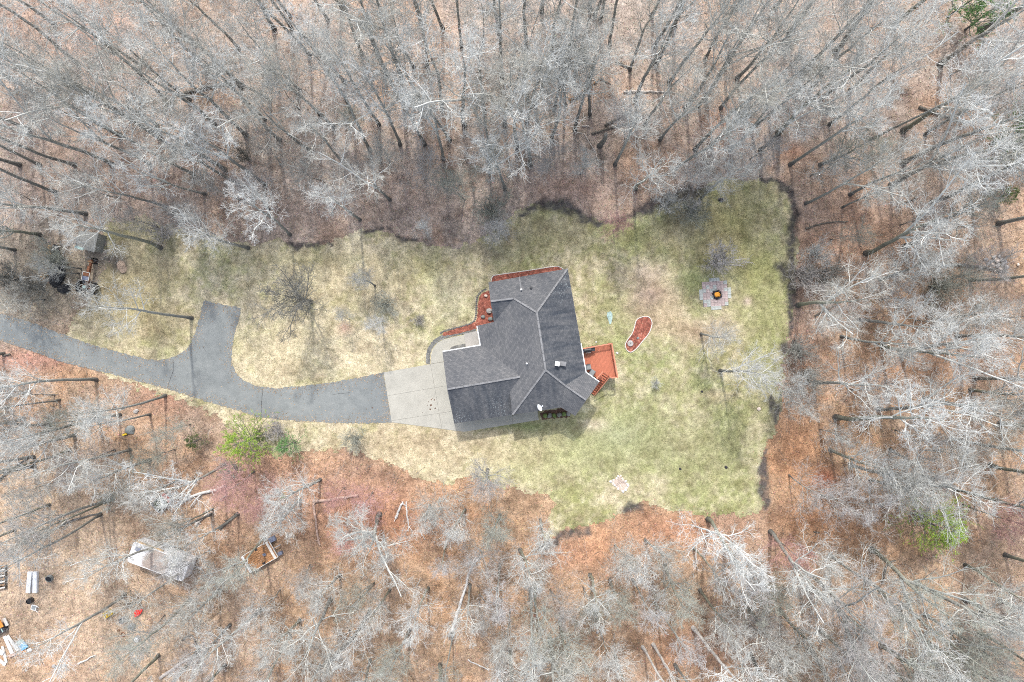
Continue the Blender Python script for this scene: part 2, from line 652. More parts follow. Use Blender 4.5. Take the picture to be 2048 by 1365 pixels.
# bare dark soil in ragged strips along the rim of the lawn
SOILS = [([(575, 488), (610, 496), (660, 488)], [5, 9, 4]),
         ([(1045, 428), (1075, 414), (1110, 408), (1145, 418), (1175, 438), (1200, 447), (1245, 445)], [6, 14, 17, 17, 12, 6, 3]),
         ([(1235, 440), (1280, 425), (1320, 406), (1360, 392), (1400, 378), (1420, 372)], [3, 10, 20, 28, 22, 8]),
         ([(1525, 358), (1556, 366), (1578, 388), (1586, 430), (1584, 480), (1582, 520), (1586, 560), (1582, 600), (1580, 650), (1582, 690)], [3, 9, 15, 18, 17, 13, 15, 9, 8, 4]),
         ([(1545, 790), (1548, 815), (1552, 842)], [4, 17, 8]),
         ([(1532, 903), (1524, 940), (1526, 980), (1534, 1012)], [3, 12, 17, 10]),
         ([(1560, 535), (1580, 548), (1600, 545)], [16, 28, 12]),
         ([(1248, 1022), (1268, 1012), (1285, 1014)], [12, 14, 6]),
         ([(1088, 1090), (1102, 1084), (1130, 1068), (1180, 1060)], [10, 14, 9, 10]),
         ([(728, 466), (745, 459), (785, 462)], [3, 6, 3]), ([(800, 475), (832, 478)], [6, 6]),
         ([(1570, 700), (1592, 695), (1600, 715)], [18, 26, 12])]
SOIL_C = np.array((.085, .078, .074))


def soil(cols, X, Y):
    w = np.zeros(X.shape)
    wx = X + (vnoise(X, Y, 1.1, 51) - .5) * .8
    wy = Y + (vnoise(X, Y, 1.1, 52) - .5) * .8
    for pl, ws in SOILS:
        cp = catmull(pl, 5)
        wi = np.interp(np.linspace(0, len(ws) - 1, len(cp)), range(len(ws)), ws) * S * .5
        pw = poly_w(cp)
        x0, x1 = min(p[0] for p in pw) - 2, max(p[0] for p in pw) + 2
        y0, y1 = min(p[1] for p in pw) - 2, max(p[1] for p in pw) + 2
        sel = np.nonzero((X > x0) & (X < x1) & (Y > y0) & (Y < y1))[0]
        for k, p in enumerate(pw):
            d = np.hypot(wx[sel] - p[0], wy[sel] - p[1]) / (wi[k] + .12)
            w[sel] = np.maximum(w[sel], np.clip(1.5 - d, 0, 1))
    w = np.clip(w * (.55 + .9 * vnoise(X, Y, 3.0, 53)), 0, 1)[..., None] * .95
    return cols * (1 - w) + SOIL_C * w


# forest floor
xs = np.concatenate([[-900, -400, -180, -100], np.arange(-68, 68.01, .25), [100, 180, 400, 900]])
ys = np.concatenate([[-900, -400, -180, -80], np.arange(-46, 46.01, .25), [80, 180, 400, 900]])
gx, gy = np.meshgrid(xs, ys)
nx, ny = len(xs), len(ys)
V = np.stack([gx.ravel(), gy.ravel(), np.zeros(gx.size)], 1)
idx = np.arange(nx * ny).reshape(ny, nx)
F = np.stack([idx[:-1, :-1].ravel(), idx[:-1, 1:].ravel(), idx[1:, 1:].ravel(), idx[1:, :-1].ravel()], 1)
me = mesh_np('ground', V, F, M['litter'])
X, Y = V[:, 0], V[:, 1]
c_pink = np.array((.37, .29, .235)); c_grey = np.array((.345, .305, .26)); c_rust = np.array((.37, .255, .165)); c_tan = np.array((.46, .355, .25))


def floor_colour(X, Y):
    t = vnoise(X, Y, .10, 1) * .5 + vnoise(X, Y, .3, 2) * .3 + vnoise(X, Y, .9, 3) * .2
    py = 682.5 - Y / S
    px = X / S + 1024
    # the hardwood litter north of the house is greyer and pinker, to the south and east it is rusty oak leaf
    south = np.clip((py - 560) / 300, 0, 1)
    east = np.clip((px - 1500) / 250, 0, 1) * np.clip((py - 150) / 400, 0, 1)
    rusty = np.clip(np.maximum(south, east) * .95 + (t - .5) * 1.4, 0, 1)[..., None]
    base = c_grey * (1 - t[..., None]) + c_pink * t[..., None]
    col = base * (1 - rusty) + c_rust * rusty
    # damp hollows and drifts of fresh leaves
    damp = np.clip((vnoise(X, Y, .33, 61) * .6 + vnoise(X, Y, 1.2, 62) * .4 - .58) * 4, 0, 1)[..., None]
    drift = np.clip((vnoise(X, Y, .22, 63) * .6 + vnoise(X, Y, .8, 64) * .4 - .58) * 4, 0, 1)[..., None]
    col = col * (1 - .38 * damp) * (1 + drift * np.array((.16, .05, -.04)))
    splat(col, X, Y, [(90, 540, 150, 95, (.285, .25, .19), .95), (40, 610, 130, 40, (.30, .26, .19), .8), (150, 560, 60, 70, (.26, .225, .17), .7), (120, 1150, 230, 150, c_tan, .95), (60, 1000, 120, 120, c_tan, .7), (300, 1300, 150, 90, c_tan, .6),
                      (60, 350, 160, 90, (0.37, 0.28, 0.22), 0.4), (330, 360, 170, 60, (0.38, 0.27, 0.21), 0.4), (600, 420, 120, 50, (0.39, 0.28, 0.215), 0.45),
                      (820, 380, 90, 60, (0.38, 0.27, 0.21), 0.4), (1150, 380, 110, 35, (0.348, 0.229, 0.174), .6), (1700, 470, 130, 120, (0.348, 0.229, 0.174), .55),
                      (540, 960, 110, 60, (0.38, 0.23, 0.17), 0.5), (700, 1010, 130, 70, (0.4, 0.235, 0.17), 0.6), (460, 1020, 50, 60, (0.4, 0.24, 0.18), 0.4),
                      (760, 1040, 120, 60, (0.35, 0.175, 0.102), .7), (1590, 890, 60, 90, (0.382, 0.208, 0.116), .8), (1640, 1040, 110, 60, (0.33, 0.174, 0.096), .7),
                      (1650, 960, 25, 22, (0.457, 0.172, 0.099), .8), (1450, 260, 40, 35, (0.37, 0.177, 0.103), .6), (1590, 305, 30, 20, (0.37, 0.187, 0.104), .6),
                      (1860, 215, 50, 40, (0.351, 0.195, 0.103), .5), (60, 40, 200, 80, (0.317, 0.216, 0.161), .6), (200, 100, 60, 80, (0.358, 0.229, 0.174), .6),
                      (330, 790, 60, 40, (0.351, 0.177, 0.122), .6), (60, 720, 90, 22, (0.437, 0.235, 0.18), .7), (1600, 700, 40, 90, (0.314, 0.195, 0.14), .6),
                      (1850, 720, 160, 60, (0.322, 0.184, 0.115), .6), (1350, 1060, 120, 40, (0.414, 0.221, 0.138), .7), (1150, 1110, 90, 40, (0.393, 0.209, 0.126), .7),
                      (1400, 1300, 120, 60, (0.311, 0.174, 0.114), .6)])
    return col


set_col(me, soil(floor_colour(X, Y), X, Y))
ground = obj('ground', me)
tag(ground, 'leaf-strewn forest floor around the yard', kind='structure')

# lawn: small cells inside the mown outline, ragged at the rim
cell = .17
lx = np.arange(-64, 36, cell); ly = np.arange(-26, 21, cell)
gx, gy = np.meshgrid(lx, ly)
wob = lambda a, b, s: (vnoise(a, b, 1.3, s) - .5) * .9 + (vnoise(a, b, 4.1, s + 1) - .5) * .5
cx, cy = gx[:-1, :-1] + cell / 2, gy[:-1, :-1] + cell / 2
keep = inside(LAWN, cx + wob(cx, cy, 5), cy + wob(cx, cy, 8))
nxl = len(lx)
idx = np.arange(gx.size).reshape(gx.shape)
F = np.stack([idx[:-1, :-1], idx[:-1, 1:], idx[1:, 1:], idx[1:, :-1]], -1)[keep]
used, inv = np.unique(F.ravel(), return_inverse=True)
V = np.stack([gx.ravel()[used], gy.ravel()[used], np.full(len(used), .03)], 1)
me = mesh_np('lawn', V, inv.reshape(-1, 4), M['grass'])


def lawn_colour(X, Y):
    t = vnoise(X, Y, .16, 21) * .45 + vnoise(X, Y, .5, 22) * .35 + vnoise(X, Y, 1.6, 23) * .2
    px = X / S + 1024
    straw = np.array((.43, .36, .235)); olive = np.array((.285, .255, .135)); green = np.array((.28, .305, .14)); pale = np.array((.49, .43, .31))
    g = np.clip((px - 950) / 250, 0, 1) * .6 + .05
    g = np.clip(g + (vnoise(X, Y, .22, 31) - .5) * .9 + (vnoise(X, Y, .8, 32) - .5) * .7 + (vnoise(X, Y, 2.5, 33) - .5) * .5, 0, 1)[..., None]
    st = straw * (1 - t[..., None]) + pale * t[..., None]
    gr = olive * (1 - t[..., None]) + green * t[..., None]
    col = st * (1 - g) + gr * g
    # thatch, moss and thin spots
    p1 = np.clip((vnoise(X, Y, .9, 71) * .55 + vnoise(X, Y, 2.4, 72) * .45 - .56) * 5, 0, 1)[..., None]
    p2 = np.clip((vnoise(X, Y, .7, 73) * .5 + vnoise(X, Y, 2.1, 74) * .5 - .57) * 5, 0, 1)[..., None]
    p3 = np.clip((vnoise(X, Y, 1.6, 75) * .5 + vnoise(X, Y, 4.0, 76) * .5 - .63) * 6, 0, 1)[..., None]
    col = col * (1 - p1 * .35) + np.array((.54, .475, .36)) * p1 * .35
    col = col * (1 - p2 * .5) + np.array((.25, .25, .10)) * p2 * .5
    col = col * (1 - p3 * .45) + np.array((.20, .165, .11)) * p3 * .45
    splat(col, X, Y, [(600, 520, 140, 14, (0.3, 0.28, 0.14), 0.5), (850, 540, 90, 40, (0.36, 0.31, 0.16), 0.5), (1450, 450, 110, 70, (0.241, 0.216, 0.097), .75),
                      (1100, 460, 110, 36, (0.32, 0.28, 0.16), 0.6), (1520, 620, 50, 120, (0.243, 0.243, 0.113), .6), (1300, 590, 60, 46, (.37, .275, .21), 1.0),
                      (1320, 640, 46, 36, (0.4, 0.31, 0.21), 0.9), (1290, 545, 40, 18, (0.5, 0.4, 0.31), 0.8), (560, 700, 100, 60, (0.53, 0.45, 0.3), 0.8),
                      (720, 700, 110, 60, (0.53, 0.45, 0.31), 0.8), (640, 560, 110, 50, (0.5, 0.42, 0.27), 0.6), (1250, 880, 130, 70, (0.255, 0.265, 0.141), .7),
                      (1150, 900, 80, 50, (0.277, 0.297, 0.138), .6), (1400, 900, 120, 80, (0.259, 0.25, 0.135), .6), (1000, 910, 120, 40, (0.407, 0.347, 0.218), .6),
                      (820, 890, 130, 40, (0.395, 0.315, 0.206), .7), (900, 590, 40, 50, (0.399, 0.369, 0.26), .6), (1190, 850, 25, 12, (0.552, 0.473, 0.353), .8),
                      (1450, 790, 70, 8, (0.44, 0.37, 0.241), .6), (1040, 945, 80, 30, (0.365, 0.365, 0.196), .5), (1480, 540, 60, 50, (0.253, 0.243, 0.104), .6),
                      (1350, 470, 50, 30, (0.384, 0.325, 0.195), .6), (1440, 490, 30, 30, (0.405, 0.336, 0.197), .6), (1495, 603, 10, 10, (0.463, 0.363, 0.304), .8),
                      (60, 520, 150, 90, (0.232, 0.197, 0.142), .9), (60, 600, 150, 50, (0.264, 0.225, 0.155), .8), (260, 560, 70, 70, (0.361, 0.296, 0.157), .7),
                      (240, 530, 26, 24, (0.068, 0.063, 0.068), .95), (215, 518, 16, 10, (0.079, 0.074, 0.079), .8), (330, 560, 25, 30, (0.274, 0.224, 0.135), .5),
                      (250, 470, 40, 14, (0.295, 0.255, 0.116), .6), (290, 620, 60, 30, (0.339, 0.279, 0.15), .6), (330, 650, 50, 40, (0.372, 0.302, 0.173), .6),
                      (1000, 850, 60, 9, (0.156, 0.206, 0.067), .6), (690, 655, 16, 14, (0.323, 0.154, 0.134), .6), (1370, 425, 40, 22, (0.178, 0.158, 0.138), .6),
                      (960, 500, 60, 16, (0.199, 0.174, 0.129), .7), (1040, 470, 40, 30, (0.188, 0.168, 0.118), .5), (1380, 560, 30, 25, (0.233, 0.263, 0.114), .6),
                      (1415, 670, 60, 30, (0.363, 0.283, 0.213), .6), (1380, 660, 40, 20, (0.371, 0.261, 0.182), .5), (700, 770, 90, 10, (0.275, 0.265, 0.126), .5),
                      (250, 745, 60, 8, (0.284, 0.244, 0.105), .5), (1060, 855, 30, 8, (0.167, 0.207, 0.078), .6), (1240, 870, 40, 25, (0.334, 0.344, 0.215), .5)])
    return col


set_col(me, soil(lawn_colour(V[:, 0], V[:, 1]), V[:, 0], V[:, 1]))
lawn = obj('lawn', me)
tag(lawn, 'patchy straw and green lawn around the house', kind='structure')

# ------------------------------------------------------------------ driveway, pad, walk
DRIVE = [(-60, 604), (0, 627), (75, 649), (117, 666), (180, 688), (250, 708), (290, 718), (318, 721), (350, 714), (372, 700), (384, 685),
         (392, 660), (400, 634), (408, 602), (483, 617), (478, 640), (470, 668), (464, 700), (463, 727), (473, 748), (490, 764), (512, 772),
         (549, 777), (605, 772.5), (662, 765), (715, 756), (766.5, 745), (783.5, 844.8), (730, 847), (675, 846), (612, 843.5), (560, 839.5), (522, 836),
         (476, 821), (410, 802), (351, 783.5), (313, 772), (208, 744.5), (125, 724.5), (25, 689.5), (-60, 660)]
drive = slab('driveway', jag(poly_w(DRIVE), .25, .05, 3), .0, .055, M['asphalt'])
tag(drive, 'grey asphalt driveway with a turning stub', kind='structure')
for k, pts in enumerate([[(346, 719), (347, 740), (342, 756), (335, 776)], [(526.5, 775), (524, 800), (522.5, 835)], [(665, 789), (690, 787), (700, 785)],
                         [(404, 690), (413, 705)], [(155, 690), (160, 715)], [(605, 773), (607, 800)]]):
    o = slab('crack', jag(ribbon(poly_w(catmull(pts, 5)), .05 if k < 2 else .025), .15, .012, k), .055, .059, M['crack'], drive)

PAD = [(767.5, 745.2), (862, 728.5), (890, 724), (1000, 712), (1010, 800), (1024, 832), (1075, 821), (1077.5, 840), (1024, 848.8), (927.8, 863.8), (783.8, 844.9)]
PADW = poly_w(PAD)
pad = empty('concrete_pad', W(860, 795))
tag(pad, 'pale concrete garage apron beside the asphalt', kind='structure')
cuts = [((861, 728), (884, 858)), ((775, 792), (1010, 752)), ((1024, 700), (1026, 900)), ((783, 842), (1010, 806))]
pieces = [PADW]
for a, b in cuts:
    a, b = W(*a)[:2], W(*b)[:2]
    d = (Vector(b) - Vector(a)).normalized()
    nn = Vector((-d.y, d.x)) * .012
    nxt = []
    for p in pieces:
        for q in (clip_half(p, tuple(Vector(a) + nn), tuple(Vector(b) + nn)), clip_half(p, tuple(Vector(b) - nn), tuple(Vector(a) - nn))):
            if len(q) > 2: nxt.append(q)
    pieces = nxt
for p in pieces:
    o = slab('concrete_slab', [tuple(Vector(q) - Vector(pad.location[:2])) for q in p], .0, .075, M['concrete'], pad)
o = slab('joint_filler', [tuple(Vector(q) - Vector(pad.location[:2])) for q in PADW], .0, .062, M['joint'], pad)
for k, (px, py, r) in enumerate([(863, 800, .09), (862, 811, .16), (860.5, 819, .13), (870.5, 817, .11), (869, 800, .1), (857, 804, .06), (865.5, 797, .06), (855, 811, .05), (872, 806, .05), (845, 826, .05), (745, 816, .1)]):
    st = RNG.uniform(.6, 1.1, 9)
    p = W(px, py) - pad.location
    o = slab('oil_stain', [(p.x + math.cos(j * .698) * r * st[j], p.y + math.sin(j * .698) * r * st[j]) for j in range(9)], .075 if px > 800 else .05, .079 if px > 800 else .061, M['mulch_brown'], pad)

WALK = [(861.5, 728), (862, 712), (866, 698), (875, 686), (888, 679), (905, 675), (922, 671.5), (930, 670), (931, 689), (912, 692), (903, 696), (893, 703), (888, 712), (887, 724)]
walk = empty('front_walk', W(890, 695))
tag(walk, 'pale curved concrete walk from the apron to the porch', kind='structure')
off = Vector(walk.location[:2])
ww = poly_w(WALK)
a, b = Vector(W(916, 660)[:2]), Vector(W(919, 700)[:2])
for p, q in ((a, b), (b, a)):
    pc = clip_half(ww, tuple(p), tuple(q))
    slab('concrete_slab', [tuple(Vector(x) - off) for x in pc], 0, .08 if p is a else .082, M['concrete'], walk)
slab('porch_step', [tuple(Vector(x) - off) for x in poly_w([(928.5, 668), (960, 661), (964, 692), (932, 697)])], 0, .25, M['step_concrete'], walk)

# grey gravel border along the walk
bd = slab('gravel_border', jag(ribbon(poly_w(catmull([(857, 728), (856, 712), (861, 696), (872, 682), (888, 674), (915, 667), (952, 660)], 6)), .5), .2, .03, 4), .03, .06, M['gravel'])
tag(bd, 'grey gravel border curving along the front walk', kind='structure')
bd = slab('gravel_border', jag(poly_w([(897, 702), (902, 695), (912, 691.5), (931, 688), (932, 697), (915, 700)]), .2, .03, 5), .03, .1, M['gravel'])
tag(bd, 'small grey gravel bed between walk and garage', kind='structure')

# ------------------------------------------------------------------ the house
def cc(x, y): return (850 + x / 3.69, 510 + y / 3.69)


ZE, ZR = 4.6, 6.75
CAMP = Vector((0, 0, H))


def plane3(a, b, c):
    n = (b - a).cross(c - a).normalized()
    return n, n.dot(a)


def hit(pl, x, y):
    """where the line of sight through photo point (x, y of the house crop) meets a roof plane"""
    g = W(*cc(x, y))
    d = g - CAMP
    t = (pl[1] - pl[0].dot(CAMP)) / pl[0].dot(d)
    return CAMP + d * t


wz = lambda x, y, z: W(*cc(x, y), z)
A = wz(470, 205, ZE); B = wz(1052, 103, ZE); D = wz(1187, 868, ZE); I = wz(645, 1182, ZE)
P = wz(825, 425, ZR); S_ = wz(890, 850, ZR)
plN, plE, plW = plane3(A, B, P), plane3(B, D, P), plane3(P, S_, I)
Q = hit(plN, 655, 322); R = hit(plN, 485, 343)
X_ = hit(plW, 385, 525); Wp = hit(plW, 410, 668); Yv = hit(plW, 510, 497); U = hit(plW, 705, 900); Vv = hit(plW, 628, 1010)
plS = plane3(S_, I, wz(1003, 1125, ZE))
T = hit(plS, 1035, 965)
E = wz(1285, 938, ZE); F_ = wz(1190, 1072, T.z); G = wz(1108, 1188, ZE); Hh = wz(1003, 1125, ZE)
ZG, ZP = U.z, (X_.z + Wp.z) / 2
J1 = wz(130, 715, ZP); J2 = wz(165, 992, ZG); J3 = wz(218, 1245, ZP); J4 = wz(642, 1180, ZP)
Vg = U + (J4 - U) * 1.0


def roof_mat():
    m, nt, b = new_mat('asphalt_shingles')
    uv = nnode(nt, 'ShaderNodeUVMap', uv_map='UVMap').outputs[0]
    br = nnode(nt, 'ShaderNodeTexBrick')
    br.inputs['Scale'].default_value = 1.0
    br.inputs['Brick Width'].default_value = .33
    br.inputs['Row Height'].default_value = .15
    br.inputs['Mortar Size'].default_value = .014
    br.inputs['Mortar Smooth'].default_value = .4
    br.inputs['Bias'].default_value = 0
    br.inputs['Color1'].default_value = (.11, .113, .115, 1)
    br.inputs['Color2'].default_value = (.162, .16, .158, 1)
    br.inputs['Mortar'].default_value = (.06, .063, .07, 1)
    nt.links.new(uv, br.inputs['Vector'])
    v = coords(nt)
    # weathering: broad blotches, and dark algae streaks down the slope; south slopes get painted shade too
    n1 = noise(nt, v, .35, 4, .6)
    mp = nnode(nt, 'ShaderNodeMapping')
    mp.inputs['Scale'].default_value = (1.1, .16, 1)
    nt.links.new(uv, mp.inputs[0])
    n2 = noise(nt, mp.outputs[0], 1.5, 5, .65)
    n3 = noise(nt, v, 12, 4, .8)
    st = nnode(nt, 'ShaderNodeAttribute', attribute_name='stain_shade').outputs['Fac']
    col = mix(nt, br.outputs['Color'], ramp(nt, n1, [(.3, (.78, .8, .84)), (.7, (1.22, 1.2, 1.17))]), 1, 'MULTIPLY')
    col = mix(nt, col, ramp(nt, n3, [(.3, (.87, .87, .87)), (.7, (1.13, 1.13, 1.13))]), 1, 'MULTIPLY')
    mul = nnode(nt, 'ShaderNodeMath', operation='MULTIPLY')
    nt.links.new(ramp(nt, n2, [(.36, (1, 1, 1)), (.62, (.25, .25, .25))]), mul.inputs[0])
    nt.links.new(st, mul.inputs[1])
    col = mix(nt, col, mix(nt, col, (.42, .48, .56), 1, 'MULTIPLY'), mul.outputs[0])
    # pale lichen specks
    li = nnode(nt, 'ShaderNodeAttribute', attribute_name='lichen').outputs['Fac']
    vo = nnode(nt, 'ShaderNodeTexVoronoi')
    vo.inputs['Scale'].default_value = 5.5
    nt.links.new(v, vo.inputs['Vector'])
    dot = ramp(nt, vo.outputs['Distance'], [(.18, (1, 1, 1)), (.32, (0, 0, 0))])
    mul2 = nnode(nt, 'ShaderNodeMath', operation='MULTIPLY')
    nt.links.new(dot, mul2.inputs[0]); nt.links.new(li, mul2.inputs[1])
    col = mix(nt, col, (.38, .43, .43), mul2.outputs[0])
    nt.links.new(col, b.inputs['Base Color'])
    b.inputs['Roughness'].default_value = .9
    bump(nt, b, br.outputs['Fac'], -.6, .012)
    return m


M['shingle'] = roof_mat()
M['ridge'] = plain('ridge_shingles', (.2, .2, .2), .25, 3.0, .9)

house = empty('house', W(1040, 690))
tag(house, 'grey shingled single storey house with attached garage', 'house')
HO = house.location.copy()

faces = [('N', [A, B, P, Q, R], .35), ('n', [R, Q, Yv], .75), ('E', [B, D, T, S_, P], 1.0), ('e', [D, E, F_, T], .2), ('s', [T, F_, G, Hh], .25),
         ('S', [S_, T, Hh, I], .75), ('W', [P, S_, I, Vv, U, Wp, X_, Yv, Q], .15), ('g', [J1, J2, U, Wp], .25), ('G', [J2, J3, J4, U], .85)]  # last value: algae stain, and on the south slopes painted shade
bm = bmesh.new()
uvl = bm.loops.layers.uv.new('UVMap')
stl = bm.verts.layers.float.new('stain_shade')
lil = bm.verts.layers.float.new('lichen')
lichen_spots = [(wz(255, 1200, ZP), 1.2, .75), (wz(520, 1120, ZP + .6), 1.5, .45), (wz(600, 1150, ZP), .8, .45), (wz(1040, 200, ZE + .3), 1.6, .5), (wz(1000, 290, ZE + .8), 1.2, .25)]
for nm, pts, stain_shade in faces:
    cen = sum(pts, Vector()) / len(pts)
    n = Vector()
    for i in range(len(pts)):
        n += (pts[i] - cen).cross(pts[(i + 1) % len(pts)] - cen)
    n.normalize()
    pts = list(pts)
    if n.z < 0: n = -n; pts = pts[::-1]
    h_ = Vector((0, 0, 1)).cross(n).normalized()
    v_ = n.cross(h_)
    b2 = bmesh.new()
    b2.faces.new([b2.verts.new(p - HO) for p in pts])
    bmesh.ops.triangulate(b2, faces=b2.faces[:])
    for _ in range(4):
        es = [e for e in b2.edges if e.calc_length() > .8]
        if not es: break
        bmesh.ops.subdivide_edges(b2, edges=es, cuts=1)
        bmesh.ops.triangulate(b2, faces=[q for q in b2.faces if len(q.verts) > 3])
    vm = {}
    for v in b2.verts:
        w = bm.verts.new(v.co)
        w[stl] = stain_shade
        w[lil] = min(1, sum(k * math.exp(-((v.co + HO - c).length / rr) ** 2) for c, rr, k in lichen_spots)) if nm in 'GE' else 0
        vm[v] = w
    for q in b2.faces:
        f = bm.faces.new([vm[v] for v in q.verts])
        for l in f.loops: l[uvl].uv = (l.vert.co.dot(h_), l.vert.co.dot(v_))
    b2.free()
me = bpy.data.meshes.new('roof')
bm.to_mesh(me)
bm.free()
me.materials.append(M['shingle'])
roof = obj('roof', me, house)

# roof underside, fascia and walls
under = MB()
for nm, pts, _ in faces:
    under.add([p - HO - Vector((0, 0, .16)) for p in pts], [tuple(range(len(pts)))])
under.build('soffit', M['siding'], house)


def fascia(a, b, mat, name, w=.05, h=.18, dz=-.1, out=.0):
    return MB().bar(a - HO + Vector((0, 0, dz)), b - HO + Vector((0, 0, dz)), w, h).build(name, mat, house)


M['fascia'] = plain('dark_fascia', (.12, .12, .12), .15)
for a, b in ((A, B), (B, D), (E, F_), (F_, G), (G, Hh), (Hh, I), (A, R), (R, Yv), (Yv, X_), (J1, J2), (J2, J3), (J3, J4), (I, Vv)):
    fascia(a, b, M['fascia'], 'fascia')
Cc = hit(plE, 1150, 655)
for a, b in ((Cc, D), (D, E), (X_, Wp), (J1, Wp)):
    fascia(a, b, M['white_paint'], 'gutter', .17, .14, -.06)

# ridge and hip caps
for a, b in ((P, S_), (B, P), (P, Q), (R, Q), (S_, T), (T, F_), (S_, I), (J2, U)):
    d = (b - a)
    up = Vector((0, 0, .03))
    cap = MB()
    nseg = max(2, int(d.length / .9))
    for k in range(nseg):
        p0, p1 = a.lerp(b, k / nseg) - HO + up, a.lerp(b, (k + .97) / nseg) - HO + up * 1.4
        cap.bar(p0, p1, .2, .045)
    cap.build('ridge_cap', M['ridge'], roof)

vc = hit(plE, 975, 803)
bx = MB().box(vc - HO + Vector((0, 0, .25)), (.5, .5, .7), math.radians(-10)).build('chimney_vent', M['white_paint'], roof)
MB().box(vc - HO + Vector((.62, 0, .05)), (.75, .5, .12), math.radians(-10)).build('flashing', M['ridge'], roof)
for x, y, r, h, mt in ((710, 258, .07, .45, 'white_plastic'), (783, 247, .09, .3, 'black_metal'), (752, 803, .06, .35, 'white_plastic')):
    q = hit(plN if y < 400 else plW, x, y)
    MB().lathe([(r * 2.2, -.1), (r * 1.8, .02), (r, .05), (r, h), (r * .6, h)], q - HO, 12).build('vent_pipe', M[mt], roof)
# the two pale stains of old flashing on the north slope
for pts in ([(690, 165), (700, 160), (715, 255), (705, 258)],):
    MB().add([hit(plN, *p) - HO + Vector((0, 0, .012)) for p in pts], [(0, 1, 2, 3)]).build('flashing', M['ridge'], roof)

# walls under the roof
def inset(poly, d):
    n = len(poly)
    a = sum(poly[i][0] * poly[(i + 1) % n][1] - poly[(i + 1) % n][0] * poly[i][1] for i in range(n))
    sg = 1 if a > 0 else -1
    out = []
    for i in range(n):
        p0, p1, p2 = Vector(poly[i - 1]), Vector(poly[i]), Vector(poly[(i + 1) % n])
        d1, d2 = (p1 - p0).normalized(), (p2 - p1).normalized()
        n1, n2 = Vector((-d1.y, d1.x)) * sg, Vector((-d2.y, d2.x)) * sg
        bis = (n1 + n2)
        k = d / max(.3, 1 + n1.dot(n2)) 
        out.append(tuple(p1 + bis * k))
    return out


mid = wz(585, 505, ZE); mid2 = wz(600, 660, ZE)
main_fp = inset([tuple(p[:2]) for p in (A, B, D, E, G, Hh, I, Vv, mid, Yv)], .45)
gar_fp = inset([tuple(p[:2]) for p in (J1, J3, J4, wz(625, 640, ZP))], .35)
def walls(name, fp, z0, z1):
    fp = [(p[0] - HO.x, p[1] - HO.y) for p in fp]
    a = sum(fp[i][0] * fp[(i + 1) % len(fp)][1] - fp[(i + 1) % len(fp)][0] * fp[i][1] for i in range(len(fp)))
    if a < 0: fp = fp[::-1]
    return MB().prism(fp, z0, z1).build(name, M['siding'], house)
walls('wall', main_fp, 0, ZE - .2)
walls('garage_wall', gar_fp, 0, ZP - .2)
# garage doors on the apron side, windows to the yard
def on_wall(a, b, t, w, z0, z1, name, mat, sub=None):
    a, b = Vector((a[0], a[1], 0)), Vector((b[0], b[1], 0))
    d = (b - a).normalized()
    c = a.lerp(b, t)
    nrm = Vector((d.y, -d.x, 0))
    cen = sum((Vector((p[0], p[1], 0)) for p in (main_fp + gar_fp)), Vector()) / (len(main_fp) + len(gar_fp))
    if (c - cen).dot(nrm) < 0: nrm = -nrm
    q = c + nrm * .03 - HO
    ang = math.atan2(d.y, d.x)
    o = MB().box((q.x, q.y, (z0 + z1) / 2), (w, .08, z1 - z0), ang).build(name, mat, house)
    if sub:
        q2 = c + nrm * .075 - HO
        MB().box((q2.x, q2.y, (z0 + z1) / 2), (w - .16, .03, z1 - z0 - .16), ang).build(sub, M['glass'], o)
    return o
on_wall(gar_fp[0], gar_fp[1], .3, 2.8, .05, 2.3, 'garage_door', M['white_paint'])
on_wall(gar_fp[0], gar_fp[1], .75, 2.8, .05, 2.3, 'garage_door', M['white_paint'])
for t in (.25, .5): on_wall(main_fp[1], main_fp[2], t, 1.3, 2.6, 3.9, 'window', M['white_paint'], 'pane')
on_wall(main_fp[1], main_fp[2], .82, 1.7, 2.06, 4.05, 'patio_door', M['white_paint'], 'pane')
for t in (.3, .7): on_wall(main_fp[0], main_fp[1], t, 1.2, 2.4, 3.8, 'window', M['white_paint'], 'pane')
on_wall(main_fp[5], main_fp[6], .5, 1.2, 2.4, 3.8, 'window', M['white_paint'], 'pane')
for q in (X_, Wp):
    p = q - HO
    MB().box((p.x + .25, p.y + (-.2 if q is X_ else .2), (q.z - .2) / 2), (.15, .15, q.z - .2)).build('porch_post', M['white_paint'], house)

# satellite dish on the south eave
dp = hit(plS, 838, 1130)
dish = empty('satellite_dish', dp)
tag(dish, 'small white satellite dish on the lower roof edge of the house', 'dish')
bmd = MB()
prof = [(.02, .0), (.15, .02), (.3, .075), (.4, .14), (.42, .16), (.4, .15), (.3, .09), (.02, .02)]
MM = Matrix.Rotation(math.radians(-60), 3, Vector((math.cos(.6), math.sin(.6), 0)).cross(Vector((0, 0, 1))).normalized())
tmp = MB().lathe(prof, (0, 0, 0), 20)
bmd.add([MM @ Vector((v[0], v[1], v[2])) + Vector((0, 0, .45)) for v in tmp.v], tmp.f).build('reflector', M['dish'], dish, smooth=True)
ax = MM @ Vector((0, 0, 1))
MB().tube([(0, 0, .45), Vector((0, 0, .45)) + ax * .1 + Vector((0, 0, .0)), Vector((0, 0, .38)) + ax * .55], .022, 6).build('feed_arm', M['dish'], dish)
MB().box(Vector((0, 0, .38)) + ax * .58, (.14, .1, .1)).build('feed_horn', M['dish'], dish)
MB().tube([(0, 0, -.05), (0, 0, .5)], .03, 8).build('mast', M['steel'], dish)

# ------------------------------------------------------------------ deck and stairs
def dz(x, y, z): return W(1130 + x / 9.75, 660 + y / 9.75, z)


